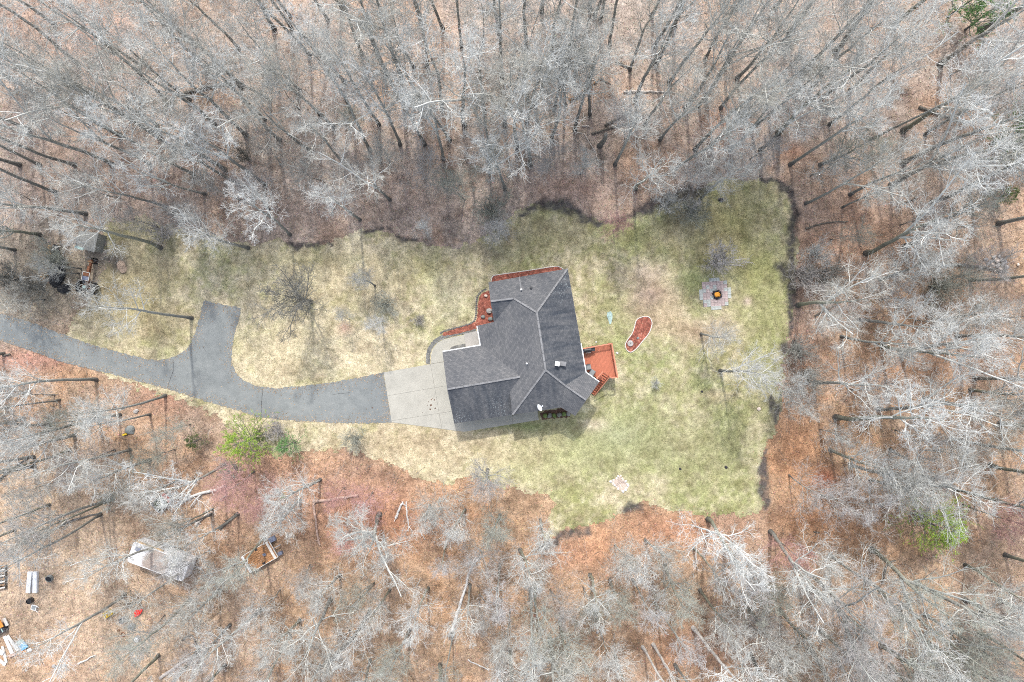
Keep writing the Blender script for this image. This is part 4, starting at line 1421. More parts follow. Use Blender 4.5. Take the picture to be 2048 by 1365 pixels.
TREES = """
F 482 175 22;F 410 136 21;F 477 97 22;F 390 92 20;F 157 129 21;F 90 195 19;F 322 270 20;F 314 251 19;F 492 270 24;Z 377 264 11;Z 425 112 11;
F 387 350 22;F 410 388 18;F 112 385 20;F 172 428 20;F 330 413 19;O 322 496 17;O 497 496 16;F 384 637 19;F 30 110 20;F 60 260 20;F 150 330 21;F 225 330 21;F 40 330 19;Z 240 395 9;
F 549 60 21;F 583 57 22;F 581 32 19;F 656 40 22;F 684 17 20;F 689 164 21;F 723 107 20;F 771 142 21;F 803 152 22;F 842 210 22;F 808 210 20;F 828 135 19;F 854 132 21;
F 842 45 20;F 886 57 21;F 923 94 20;Z 961 105 12;F 1004 157 22;F 998 65 22;F 884 220 19;F 929 250 22;F 969 225 19;F 758 250 22;F 669 255 22;F 887 319 20;Z 717 262 7;
F 1054 95 21;F 1083 25 20;F 1139 100 21;F 1181 20 20;F 1189 32 19;F 1201 39 21;F 1095 152 22;F 1056 200 19;F 1070 207 20;F 1108 220 22;F 1131 210 17;F 1148 162 20;
F 1053 245 22;F 1034 292 21;F 1104 282 19;F 1311 130 22;F 1310 92 20;F 1349 54 21;F 1303 30 20;F 1338 165 22;F 1410 120 21;F 1370 215 22;F 1396 212 20;F 1451 45 21;F 1449 135 21;
F 1474 157 21;F 1411 192 19;F 1441 217 22;F 1346 340 20;O 1421 296 18;O 1399 400 15;Z 1369 366 9;O 1271 378 15;
O 1578 67 20;F 1551 15 20;O 1556 267 19;F 1532 195 21;O 1671 102 20;O 1806 262 22;F 1658 250 18;O 1806 327 20;O 1881 327 20;O 1786 50 20;Z 1621 352 8;F 1611 407 17;
O 1781 371 19;O 1863 406 20;O 1731 507 19;O 1996 448 18;O 1596 611 20;Z 1631 631 8;F 1683 673 15;O 1913 673 18;Z 1858 573 8;G 1440 742 13;F 1685 415 13;
O 1629 766 16;O 1671 835 19;O 1902 877 18;O 1999 847 19;O 1949 757 18;O 1756 818 17;O 1764 692 17;Z 1578 950 10;F 1947 987 17;F 1907 980 15;
O 1541 1064 17;O 1743 1099 18;O 1733 1161 18;O 1833 1164 18;F 1803 1209 19;F 1958 1221 18;F 1958 1266 19;O 1618 1176 17;F 1548 1289 18;F 1696 1236 19;F 1873 1326 18;O 1930 1130 16;
O 1416 1039 15;O 1071 1176 17;F 1061 1179 17;B 1285 1294 16;B 1306 1289 17;B 1386 1256 18;B 1434 1251 18;F 1144 1329 15;F 1386 1096 13;Z 1264 1111 10;F 1266 1159 14;Z 1166 1174 9;F 1310 1205 14;
O 759 1029 16;F 892 1091 10;F 857 1176 13;Z 749 1166 8;B 987 1297 15;Z 790 1089 6;F 739 1219 14;F 905 1275 13;
F 193 760 19;F 331 791 16;F 451 929 15;F 198 842 17;F 48 837 18;F 68 915 18;F 68 933 19;F 225 999 18;F 218 1003 17;M 509 943 10;F 426 1018 13;F 8 707 18;
F 202 1030 18;F 422 1029 15;F 477 1029 15;F 250 1189 17;F 397 1301 18;F 530 1075 14;F 317 1311 17;F 640 1331 17;F 163 538 9;F 158 547 8;G 80 470 11.5;G 30 500 11.5;Z 90 600 8;
M 1226 462 7;M 560 985 9;M 745 985 8;M 1548 1075 9;M 1925 1010 11;M 690 975 7;M 700 1060 5;G 975 940 10.5;Z 1010 470 6;V 622 604 10.5;G 750 572 7.5;G 765 642 6.5;
G 1402 668 9;Z 1530 760 9;Z 1560 790 8;Z 855 470 6;G 400 440 10.5;Z 430 470 8;Z 315 456 7;Z 1370 425 4;Z 700 640 5;Z 1000 480 7;G 640 960 11.5;G 600 1000 10.5;
Z 880 1000 9;G 930 1020 10.5;G 1000 1030 11.5;Z 960 1100 10;G 1040 1100 11.5;Z 1230 1090 9;G 1330 1130 11.5;G 1450 1090 12.5;G 1500 1130 11.5;Z 1600 1090 9;Z 1640 990 12;G 1700 930 13.5;G 1740 960 13.5;
G 1850 1230 13.5;Z 1900 1260 12;G 1760 1290 12.5;G 1640 1260 13.5;G 1560 1220 12.5;Z 1500 1250 11;Z 1560 1330 11;Z 1680 1330 12;Z 1480 1180 10;Z 1200 1260 10;G 1120 1240 11.5;Z 1020 1220 10;
Z 960 1200 9;G 820 1260 11.5;Z 700 1260 10;G 600 1240 11.5;Z 560 1310 10;G 460 1250 11.5;Z 470 1130 9;Z 420 1100 9;Z 560 1180 9;Z 620 1130 8;G 300 920 11.5;Z 230 900 10;G 150 870 11.5;Z 110 790 9;Z 60 780 9;
Z 350 900 9;Z 280 960 8;Z 130 960 9;Z 380 850 8;Z 330 1230 9;G 1990 1000 13.5;G 2010 1110 13.5;Z 1940 820 10;Z 1830 640 9;Z 1760 600 8;Z 1890 560 9;Z 1980 640 10;
Z 1690 560 8;Z 1660 480 7;Z 1800 450 8;Z 1720 330 8;Z 1960 240 10;Z 2020 180 10;Z 1900 150 10;Z 1500 320 8;Z 1250 280 8;Z 1160 350 8;Z 1100 330 8;Z 980 350 9;Z 930 400 8;Z 850 360 8;Z 780 330 9;
Z 720 380 9;Z 640 360 8;Z 560 330 9;Z 480 400 9;Z 540 420 8;Z 450 300 9;Z 600 220 10;Z 280 200 10;Z 180 250 10;Z 60 400 8;Z 20 180 10;Z 1840 900 10;Z 1790 860 9;Z 1700 780 8;Z 1640 860 7;Z 1100 1180 9;
O 1770 940 17;O 1590 1130 17;O 1660 1110 16;O 1860 1290 18;O 1780 1330 18;O 1620 1300 18;O 1500 1310 17;F 1350 1330 16;F 1230 1310 16;O 1180 1150 14;O 1100 1280 16;O 940 1170 13;F 1000 1130 13;
O 660 1200 15;F 580 1270 16;F 520 1220 16;F 380 1200 16;F 450 1330 16;F 330 1090 14;F 380 1130 14;F 260 900 16;F 140 900 17;F 120 800 16;F 100 1010 16;F 300 830 13;F 30 1060 17;O 2000 1200 17;O 1980 930 17;O 1850 800 16;
O 1720 640 16;O 1800 700 15;O 1940 560 17;O 1700 390 16;O 1880 130 20;F 1620 180 19;O 1940 330 19;O 1960 60 20;F 1500 260 19;F 620 110 20;F 530 240 20;
F 690 330 19;F 780 400 17;F 720 440 15;F 580 470 15;F 1010 380 17;F 200 60 21;F 110 50 20;F 240 270 21;F 480 370 17;F 80 330 19;
G 1290 1080 10;G 860 1010 9;G 780 1180 11;G 680 1150 10;G 1220 1160 11;G 1400 1180 12;G 1080 1040 9;G 1700 1300 13;G 1930 1200 13;G 1780 900 12;G 1660 900 11;G 100 850 12;G 240 830 11;G 360 960 10;G 440 1180 11;G 1880 640 12;G 1760 560 11;G 1500 1220 12;G 1020 1300 12;G 880 1330 12;G 740 1320 12;G 1940 780 12;G 1850 450 12;G 1640 330 12;F 540 200 19;F 600 180 19;F 640 230 21;F 700 220 19;F 560 280 19;F 620 300 19;F 740 300 19;F 800 290 21;F 850 290 19;F 900 280 19;F 980 300 19;F 1010 250 19;F 1060 330 21;F 1150 260 21;F 1180 230 21;F 1230 330 19;F 1290 250 19;F 1320 280 19;F 1270 200 21;F 1390 300 21;F 1460 300 19;F 1480 240 19;F 1520 300 19;F 1260 140 19;F 1220 90 21;F 300 330 21;F 350 300 21;F 430 250 19;F 380 200 19;F 450 340 21;F 530 370 19;F 230 220 21;F 280 130 21;F 330 200 21;F 180 190 21;F 1600 150 21;F 1640 200 19;F 1700 180 19;F 1740 280 19;F 1580 330 21;F 1850 270 19;S 715 875 2.6;S 1425 528 3.6;S 500 320 3;S 1376 430 3;S 1330 405 2.5;S 470 930 2;S 1600 560 3;S 1640 550 3;S 1620 510 2.6;S 1580 700 3;S 985 430 3;S 1860 575 3;S 90 580 3;S 130 520 3;S 40 560 3;S 560 860 2;S 1310 765 1;
S 1600 750 3;S 340 470 2.5;S 840 640 1.2;S 770 610 2.2
"""
ORD = ['first', 'second', 'third', 'fourth', 'fifth', 'sixth', 'seventh', 'eighth', 'ninth', 'tenth', 'eleventh', 'twelfth', 'thirteenth', 'fourteenth', 'fifteenth',
       'sixteenth', 'seventeenth', 'eighteenth', 'nineteenth', 'twentieth', 'twenty-first', 'twenty-second', 'twenty-third', 'twenty-fourth', 'twenty-fifth', 'twenty-sixth', 'twenty-seventh', 'twenty-eighth', 'twenty-ninth', 'thirtieth']
KN = {'F': ('forest_tree', 'tall bare grey tree', 'tree'), 'O': ('spreading_tree', 'wide crowned bare tree', 'tree'), 'B': ('birch_tree', 'white barked birch', 'tree'),
      'G': ('hazy_tree', 'hazy grey twiggy tree', 'tree'), 'Z': ('young_tree', 'twiggy young tree', 'tree'), 'M': ('red_maple', 'red budded maple', 'tree'), 'V': ('yard_tree', 'vase shaped bare yard tree', 'tree'),
      'S': ('bare_shrub', 'low leafless shrub', 'shrub')}
SPEC = {(384, 637): 'bare leaning tree with pale trunk left of the driveway stub', (1440, 742): 'bare grey tree standing in the lawn at its right side',
        (622, 604): 'dark branched bare yard tree in the lawn above the driveway', (750, 572): 'hazy grey bare yard tree in the lawn left of the house',
        (765, 642): 'faint twiggy tree in the front lawn near the walk', (1425, 528): 'grey leafless shrub just above the fire pit patio', (715, 875): 'round leafless shrub below the driveway edge',
        (1402, 668): 'small bare tree right below the fire pit patio', (1596, 611): 'big bare tree with pale crown at the right rim of the lawn',
        (1399, 400): 'bare white tree arching over the upper right lawn corner', (759, 1029): 'big pale crowned tree below the lower left lawn edge',
        (1226, 462): 'small red budded maple at the upper lawn edge', (1310, 765): 'tiny leafless shrub alone in the lawn right of the deck', (840, 640): 'tiny leafless shrub in the front lawn'}


def zone(x, y):
    if y < 62: return 'along the very top edge'
    if y < 125 and x < 1560: return 'in the second row from the top'
    if y < 180 and x < 1560: return 'in the third row of the upper wood'
    if y < 240 and x < 1560: return 'in the middle of the upper wood'
    if y < 320 and x < 1560: return 'low in the upper wood'
    if y < 520 and x < 1560: return 'beside the upper lawn edge'
    if x < 420 and y < 700: return 'in the left yard'
    if x >= 1560 and y < 340: return 'in the top right wood'
    if x >= 1560 and y < 560: return 'in the upper right wood'
    if x >= 1560 and y < 780: return 'right of the lawn'
    if x >= 1560 and y < 960: return 'right of the lower lawn'
    if x >= 1560 and y < 1140: return 'around the bright lower right pine'
    if x >= 1480 and y < 1230: return 'below the bright lower right pine'
    if x >= 1480: return 'in the bottom right corner'
    if x < 480 and y < 860: return 'just below the left driveway'
    if x < 480 and y < 980: return 'left of the green pine'
    if x < 480 and y < 1120: return 'around the old camper'
    if x < 480: return 'in the bottom left corner'
    if y < 900: return 'on the lawn'
    if y < 1045: return 'below the driveway and lawn'
    if y < 1140: return 'in the wood below the lawn'
    if y < 1230: return 'in the second row from the bottom'
    return 'along the bottom edge'


rows = []
for it in TREES.replace('\n', '').split(';'):
    if it.strip():
        k, x, y, h = it.split()
        rows.append([k, float(x), float(y), float(h)])
buckets = {}
for rw in rows:
    if (int(rw[1]), int(rw[2])) in SPEC: continue
    buckets.setdefault((zone(rw[1], rw[2]), rw[0]), []).append(rw)
LAB = {}
for (z, k), L in buckets.items():
    L.sort(key=lambda q: q[1])
    for i, rw in enumerate(L):
        n = len(L)
        if n == 1: o_ = 'the only one'
        elif i == 0: o_ = 'leftmost'
        elif i == n - 1: o_ = 'rightmost'
        else: o_ = ORD[i] + ' from the left'
        LAB[id(rw)] = f'{KN[k][1]} {z}, {o_}' + (' of its kind' if n == 1 else '')

TONES = {'G': ['twig_grey', 'twig_mauve', 'twig_grey', 'twig_olive'], 'F': ['twig_grey', 'twig_white', 'twig_white', 'twig_tan', 'twig_grey'], 'O': ['twig_white', 'twig_tan', 'twig_white', 'twig_grey'], 'B': ['twig_white'],
         'Z': ['twig_grey', 'twig_mauve', 'twig_olive', 'twig_grey', 'twig_mauve'], 'M': ['twig_red'], 'V': ['twig_dark', 'twig_olive'], 'S': ['twig_mauve', 'twig_olive', 'twig_grey', 'twig_dark']}
BARKS = {'G': ['bark_grey', 'bark_moss'], 'F': ['bark_grey', 'bark_dark', 'bark_grey'], 'O': ['bark_grey', 'bark_moss', 'bark_grey'], 'B': ['bark_birch'], 'Z': ['bark_grey'], 'M': ['bark_grey'], 'V': ['bark_dark'], 'S': ['bark_dark']}
PH = {'G': 14, 'F': 20, 'O': 19, 'B': 16, 'Z': 10, 'M': 9, 'V': 8, 'S': 2.6}
tr_ = random.Random(5)
for n_, (k, x, y, h) in enumerate(rows):
    nm, kd, cat = KN[k]
    e = empty(nm, W(x, y), tr_.uniform(0, 6.28))
    lb = SPEC.get((int(x), int(y))) or LAB[id(rows[n_])]
    tag(e, lb, cat, {'G': 'hazy twiggy trees', 'F': 'bare forest trees', 'O': 'wide crowned bare trees', 'B': 'birches', 'Z': 'young understorey trees', 'M': 'red budded maples', 'V': 'yard trees', 'S': 'leafless shrubs'}[k])
    s = h / PH[k] * tr_.uniform(.94, 1.06)
    sw = s * tr_.uniform(.85, 1.2)
    e.scale = (sw, sw, s)
    lean = .05 if k in 'FOB' else .08
    e.rotation_euler = (tr_.uniform(-lean, lean), tr_.uniform(-lean, lean), e.rotation_euler.z)
    tm, cm = PROTO[k][tr_.randrange(len(PROTO[k]))]
    tone = TONES[k][tr_.randrange(len(TONES[k]))]
    if k in 'FO' and y > 850: tone = ['twig_grey', 'twig_tan', 'twig_grey', 'twig_mauve', 'twig_olive', 'twig_white'][tr_.randrange(6)]
    if (x, y) == (622, 604): tone = 'twig_dark'
    if (x, y) == (1402, 668): tone = 'twig_tan'
    if (x, y) in ((750, 572), (765, 642), (1530, 760), (1560, 790), (1440, 742)): tone = 'twig_grey'
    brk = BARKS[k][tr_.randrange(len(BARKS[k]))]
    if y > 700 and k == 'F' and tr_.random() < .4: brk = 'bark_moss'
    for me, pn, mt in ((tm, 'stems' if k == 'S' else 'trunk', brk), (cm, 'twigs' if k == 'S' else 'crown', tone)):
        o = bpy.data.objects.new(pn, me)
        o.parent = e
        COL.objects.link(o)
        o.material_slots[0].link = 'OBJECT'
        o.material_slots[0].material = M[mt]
        if len(me.materials) > 1:
            o.material_slots[1].link = 'OBJECT'
            o.material_slots[1].material = M['limb_pale' if tone in ('twig_white', 'twig_tan', 'twig_grey') else mt if k in 'VM' else 'limb_grey']

# broken snags in the upper wood
for (x, y, h, r, lb) in ((1199, 292, 5.5, .28, 'thick broken snag trunk amid fallen logs in the upper wood'), (1175, 164, 6.5, .2, 'snapped trunk with a pale broken top in the upper wood'),
                         (1811, 493, 3.0, .3, 'short dark broken trunk in the right wood'), (903, 1268, 1.2, .3, 'hollow dark stump at the foot of the white fallen birch')):
    e = empty('broken_snag', W(x, y))
    tag(e, lb, 'dead tree', 'broken snags')
    rr = np.random.default_rng(int(x))
    TP = trunk_line(rr, h, .12, 8)[0]
    MB().tube([tuple(p) for p in TP], [r * (1.5 if i == 0 else 1.1 - .05 * i) for i in range(8)], 9).build('trunk', M['bark_dark'], e)
    tip = Vector(TP[-1])
    m = MB()
    for a in range(5):
        t2 = tip + Vector((math.cos(a * 1.26) * r * .5, math.sin(a * 1.26) * r * .5, 0))
        m.tube([t2 - Vector((0, 0, .2)), t2 + Vector((rr.normal() * .08, rr.normal() * .08, rr.uniform(.2, .6)))], [r * .3, .02], 4)
    m.build('splintered_top', M['log_pale'], e)

# ------------------------------------------------------------------ conifers
def make_pine(seed, Hh_, rad, levels, nb, needle=.16):
    r = np.random.default_rng(seed)
    TP = trunk_line(r, Hh_, .08, 14)
    TR = (np.linspace(.11, .02, 14) * Hh_ / 6)[None]
    p1, q1 = grow(r, TP, TR, levels * nb, .12, .97, lambda t: rad / Hh_ * 1.25 * (1.1 - t) + .05, (62, 88), 6, .5, .08, .4, .012)
    p2, q2 = grow(r, p1, q1, 9, .25, 1.0, lambda t: .42 * (1.2 - .6 * t), (35, 60), 4, .4, .08, .6, .008)
    allp = np.concatenate([p1[:, -3:], p2[:, -3:]])
    N = len(allp) * 26
    pi = np.repeat(np.arange(len(allp)), 26)
    t = r.uniform(0, 1.999, N)
    i = t.astype(int); fr = (t - i)[:, None]
    pos = allp[pi, i] * (1 - fr) + allp[pi, i + 1] * fr
    tan = unit(allp[pi, 2] - allp[pi, 0])
    d = unit(tan * .7 + unit(r.normal(size=(N, 3))) * .9 + np.array([0, 0, .25]))
    L = r.uniform(.7, 1.3, N)[:, None] * needle
    side = unit(np.cross(d, r.normal(size=(N, 3)))) * .014
    Vn = np.stack([pos - side, pos + side, pos + d * L], 1).reshape(-1, 3)
    Fn = np.arange(N * 3).reshape(-1, 3)
    tm = mesh_np('trunk', *merge([tubes(TP, TR, 7), tubes(p1, q1, 4), tubes(p2, q2, 3)]))
    cm = mesh_np('crown', Vn, Fn)
    tm.materials.append(M['bark_dark']); cm.materials.append(M['needles'])
    return tm, cm


PINES = [make_pine(71, 7, 3.3, 10, 5, .2), make_pine(72, 6, 2.1, 8, 4, .19)]
for (x, y, h, p, mt, lb) in ((514, 876, 7.0, 0, 'needles', 'bright green bushy pine below the driveway'), (592, 884, 4.8, 1, 'needles_blue', 'small bluish green pine right of the bushy pine'),
                             (533, 868, 3.2, 1, 'needles_dark', 'thin olive pine between the two green pines'), (402, 878, 3.4, 1, 'needles_dark', 'thin dull green pine left of the bushy pine'),
                             (1822, 1026, 8.0, 0, 'needles', 'vivid green pine in the lower right wood'), (1862, 1048, 6.0, 1, 'needles', 'smaller green pine beside the vivid pine'),
                             (1895, 35, 8, 1, 'needles_blue', 'dull green pine at the top right corner, left one'), (1930, 60, 8, 1, 'needles_blue', 'dull green pine at the top right corner, right one'),
                             (1985, 285, 9, 1, 'needles_blue', 'dull green pine under bare crowns near the right edge'), (1985, 400, 4, 1, 'needles_dark', 'small green pine under a bare tree at right'),
                             (570, 990, 1.2, 1, 'needles', 'tiny green pine seedling above the corner of two logs'), (2010, 300, 7, 0, 'needles_blue', 'wide dull green pine cut by the right edge')):
    e = empty('pine_tree', W(x, y), tr_.uniform(0, 6))
    tag(e, lb, 'tree', 'pines')
    tm, cm = PINES[p]
    s = h / (7, 6)[p]
    e.scale = (s, s, s)
    for me, pn, m_ in ((tm, 'trunk', 'bark_dark'), (cm, 'crown', mt)):
        o = bpy.data.objects.new(pn, me); o.parent = e; COL.objects.link(o)
        o.material_slots[0].link = 'OBJECT'; o.material_slots[0].material = M[m_]

# ------------------------------------------------------------------ fallen logs
def log(pts, r, mat, label, branches=(), taper=.6, z=None):
    pw = [W(*p) for p in catmull(pts, 4)] if len(pts) > 2 else [W(*pts[0]).lerp(W(*pts[1]), k / 6) for k in range(7)]
    c = pw[0].copy()
    rr = random.Random(int(pts[0][0] * 3 + pts[0][1]))
    e = empty('fallen_log', c)
    tag(e, label, 'log', 'fallen logs')
    n = len(pw)
    line = [p - c + Vector((rr.uniform(-.06, .06), rr.uniform(-.06, .06), r * .75 + rr.uniform(0, .08))) for p in pw]
    MB().tube(line, [r * (1 - (1 - taper) * i / (n - 1)) * rr.uniform(.9, 1.1) for i in range(n)], 8).build('stem', mat, e)
    for b in branches:
        bw = [W(*q) - c for q in catmull(b, 3)]
        m = len(bw)
        MB().tube([p + Vector((0, 0, r * .7 + .25 * math.sin(3 * i / m))) for i, p in enumerate(bw)], [r * .6 * (1 - .6 * i / m) for i in range(m)], 6).build('branch', mat, e)
    # snapped stubs
    m = MB()
    for k in range(3):
        i = rr.randrange(1, n - 1)
        d = Vector((rr.uniform(-1, 1), rr.uniform(-1, 1), rr.uniform(.1, .8))).normalized()
        m.tube([line[i], line[i] + d * (r + rr.uniform(.15, .5))], [r * .35, r * .15], 5)
    m.build('stub', mat, e)
    return e


B_ = M['bark_birch']
log([(370, 187), (415, 176), (470, 162)], .2, M['log_bark'], 'dark log across the upper left wood with one bleached end')
log([(347, 192), (345, 212), (344, 230)], .13, M['log_pale'], 'short bleached log standing out below the dark upper left log')
log([(1230, 124), (1264, 138)], .16, M['log_bark'], 'short dark log in the upper middle wood')
log([(1247, 185), (1290, 184), (1334, 185)], .14, M['log_pale'], 'pale straight log lying level in the upper middle wood', [[(1256, 184), (1250, 181)]])
log([(1139, 202), (1165, 185), (1196, 160)], .2, M['log_brown'], 'brown rotten log slanting beside a leaning trunk')
log([(1211, 252), (1238, 236), (1261, 222)], .19, M['log_bark'], 'dark log snapped off the thick broken snag')
log([(1183, 268), (1225, 256), (1266, 245), (1290, 232)], .14, M['log_bark'], 'long thin dark log crossing below the snapped log')
log([(1249, 232), (1264, 243)], .11, M['log_pale'], 'pale split piece of wood beside the snapped log')
log([(1164, 253), (1179, 253)], .1, M['log_pale'], 'short pale split piece left of the thick snag')
log([(1187, 165), (1184, 210), (1180, 240)], .06, M['log_pale'], 'long thin pale pole lying in the upper wood')
log([(1197, 158), (1222, 168)], .09, M['log_bark'], 'short brown stick near the snapped trunk')
log([(1168, 268), (1190, 305), (1196, 325)], .06, M['log_pale'], 'thin pale stick below the thick snag')
log([(1836, 215), (1880, 232), (1936, 246)], .2, M['log_bark'], 'dark log under the crowns in the top right wood')
log([(1722, 270), (1748, 246)], .1, M['log_bark'], 'thin dark log in the top right wood')
log([(1843, 528), (1920, 530), (1965, 536), (2010, 545)], .2, M['log_bark'], 'long grey log running to the right edge by the rock pile')
log([(1805, 408), (1833, 397)], .09, M['log_bark'], 'short dark stick in the right wood')
log([(1610, 458), (1650, 447), (1695, 443)], .12, M['log_bark'], 'dark thin log just right of the upper lawn corner')
log([(1629, 632), (1652, 620), (1672, 611)], .11, M['log_bark'], 'thin dark log below the big tree at the lawn rim')
log([(627, 1003), (665, 998), (718, 990)], .2, M['log_pink'], 'rotting pinkish log forming the upper arm of a corner')
log([(627, 1005), (632, 1040), (640, 1090)], .17, M['log_pink'], 'rotting pinkish log forming the lower arm of a corner')
log([(903, 1266), (915, 1225), (930, 1180), (940, 1140), (962, 1111)], .2, B_, 'white fallen birch with a forked tip in the lower wood', [[(941, 1138), (946, 1125), (949, 1115)]], .45)
log([(791, 1036), (799, 1018), (806, 1004)], .17, B_, 'short thick white birch piece below the lawn')
log([(813, 1004), (814, 1030), (818, 1052), (815, 1062)], .09, B_, 'thin white birch piece with twiggy tip below the lawn', [[(818, 1052), (826, 1062)]])
log([(647, 1331), (690, 1290), (715, 1262), (741, 1219)], .24, M['log_bark'], 'long dark mossy log slanting through the lower wood')
log([(700, 1215), (722, 1195), (748, 1168)], .1, M['log_bark'], 'thin dark log above the mossy log')
log([(454, 970), (425, 982), (390, 990), (349, 1014)], .2, B_, 'forked white birch limb lying right of the planter box', [[(405, 987), (395, 998), (383, 1013)], [(365, 1003), (355, 1002)]])
log([(393, 1049), (417, 1026)], .17, M['log_pale'], 'pale cut log leaning in the stack above the camper')
log([(440, 1058), (477, 1025)], .2, M['bark_moss'], 'mossy cut log right of the pale cut log')
log([(441, 1000), (455, 990)], .12, M['log_pale'], 'short white cut log beside the red maple')
log([(158, 1327), (192, 1309)], .1, M['wood_pale'], 'straight white pole on the ground at bottom left')
log([(840, 1060), (849, 1078)], .07, B_, 'small white stick below the lawn')
log([(950, 1228), (970, 1240)], .07, M['log_pale'], 'thin pale stick right of the fallen birch')
log([(935, 1320), (978, 1340)], .08, B_, 'thin white birch pole near the bottom edge')
log([(960, 1188), (972, 1205)], .07, M['log_bark'], 'thin dark stick right of the fallen birch')
log([(1763, 1168), (1772, 1130), (1790, 1120)], .14, M['log_bark'], 'short black rotten log beside two leaning trunks')
log([(1626, 1063), (1640, 1066)], .09, M['log_bark'], 'short brown stick in the lower right wood')
log([(1648, 1062), (1658, 1070)], .07, M['log_pale'], 'short tan stick in the lower right wood')
log([(100, 1062), (150, 1040), (205, 1025)], .13, M['bark_moss'], 'long mossy pole left of the camper')
log([(8, 711), (22, 707)], .14, M['log_bark'], 'short dark log at the left edge below the drive')
log([(0, 960), (35, 930), (60, 915)], .13, M['bark_moss'], 'mossy log at the left edge of the picture')
log([(365, 1280), (385, 1270), (398, 1300)], .1, M['log_bark'], 'crooked dark limb in the lower left wood')
log([(320, 1355), (375, 1318), (398, 1302)], .18, M['log_pale'], 'pale bark log slanting at the bottom edge')

# ------------------------------------------------------------------ rocks
rp = random.Random(3)
rk = [rock_mesh('rock', M['rock'], 200 + k, (.3, .24, .2), .25) for k in range(3)] + [rock_mesh('rock', M['rock_pale'], 210, (.26, .22, .18), .25)]
rocks = [(1972, 519, .9), (1981, 524, 1.1), (1988, 515, .9), (1994, 522, 1.2), (1998, 513, .8), (2004, 520, 1), (1986, 531, 1), (1995, 532, 1.1), (2005, 529, .9), (2011, 524, .8), (1980, 536, .8), (2000, 538, .9), (1990, 540, .9), (2013, 535, 1), (2036, 529, .7), (1976, 528, .7)]
pile_lab = ['leftmost', 'rightmost']
rs = sorted(rocks)
for i, (x, y, s) in enumerate(rs):
    o = obj('rock', rk[rp.randrange(4)], None, W(x, y, .1))
    o.scale = (s, s, s); o.rotation_euler = (0, 0, rp.uniform(0, 6))
    nm = 'leftmost' if i == 0 else 'rightmost' if i == len(rs) - 1 else ORD[i] + ' from the left'
    tag(o, f'grey fieldstone in the rock pile near the right edge, {nm}', 'rock', 'rock pile near the right edge')
for (x, y, s, mt, lb) in ((1958, 613, 1.6, 'rock_dark', 'dark grey boulder in the right wood'), (1992, 617, 1.2, 'rock', 'grey rock right of the dark boulder'), (1998, 624, .8, 'rock_pale', 'tan rock near the right edge below the pile'),
                          (2004, 631, .6, 'rock_pale', 'small tan rock near the right edge below the pile'), (1634, 567, .8, 'white_plastic', 'white rock right of the lawn rim'), (1613, 766, 1.1, 'white_plastic', 'white rock beside a leaning trunk right of the lawn'),
                          (260, 860, 2.3, 'rock_dark', 'grey green boulder in the wood below the drive'), (272, 823, 1.1, 'rock', 'pale rock above the grey green boulder'), (1518, 818, 1.0, 'rock_pale', 'pinkish rock on the lawn at its right rim'),
                          (1195, 1265, .7, 'rock', 'grey rock in the lower wood'), (1431, 1182, .6, 'rock_pale', 'pale pink rock in the lower right wood'), (1420, 558, .5, 'rock_dark', 'dark rock at the top of the patio'),
                          (1256, 664 + 12, .7, 'rock_dark', 'dark rock in the middle of the kidney bed'), (108, 1332, .8, 'rock', 'pale rock at the bottom left, left one'), (128, 1330, .9, 'rock', 'pale rock at the bottom left, right one'),
                          (1404, 783, .55, 'char', 'dark clod on the right part of the lawn'), (1360, 938, .6, 'char', 'dark clod on the lower lawn'), (1452, 935, .8, 'char', 'larger dark clod on the lower lawn'),
                          (1442, 400, 1.3, 'char', 'black ash heap on the upper right lawn'), (1186, 160, .4, 'rock_pale', 'pale stone beside the snapped trunk')):
    if lb.startswith('dark rock in the middle'): x, y = kz(780, 790)
    me = rock_mesh('rock', M[mt], int(x), (.26, .22, .18), .28)
    o = obj('rock', me, None, W(x, y, .08))
    o.scale = (s, s, s)
    tag(o, lb, 'rock')

# ------------------------------------------------------------------ old camper, trailers, tractor, shed
def local(px, py, o, z=0):
    q = W(px, py, z)
    return q


ch = 2.5
c0, c1, c2, c3 = W(264, 1079, ch), W(256, 1127, ch), W(353, 1168, ch), W(392, 1121, ch)
cax = ((c3 - c0) + (c2 - c1)).normalized()
cay = Vector((-cax.y, cax.x, 0))
CL = ((c3 - c0).length + (c2 - c1).length) / 2
CW = 2.5
cc_ = (c0 + c1 + c2 + c3) / 4
camper = empty('camper', (cc_.x, cc_.y, 0), math.atan2(cax.y, cax.x))
tag(camper, 'old white camper with a leaf covered roof under bare trees', 'camper')


def rounded(L, Wd, rad, n=5):
    pts = []
    for sx, sy, a0 in ((1, 1, 0), (-1, 1, 90), (-1, -1, 180), (1, -1, 270)):
        for k in range(n):
            a = math.radians(a0 + 90 * k / (n - 1))
            pts.append((sx * (L / 2 - rad) + math.cos(a) * rad, sy * (Wd / 2 - rad) + math.sin(a) * rad))
    return pts


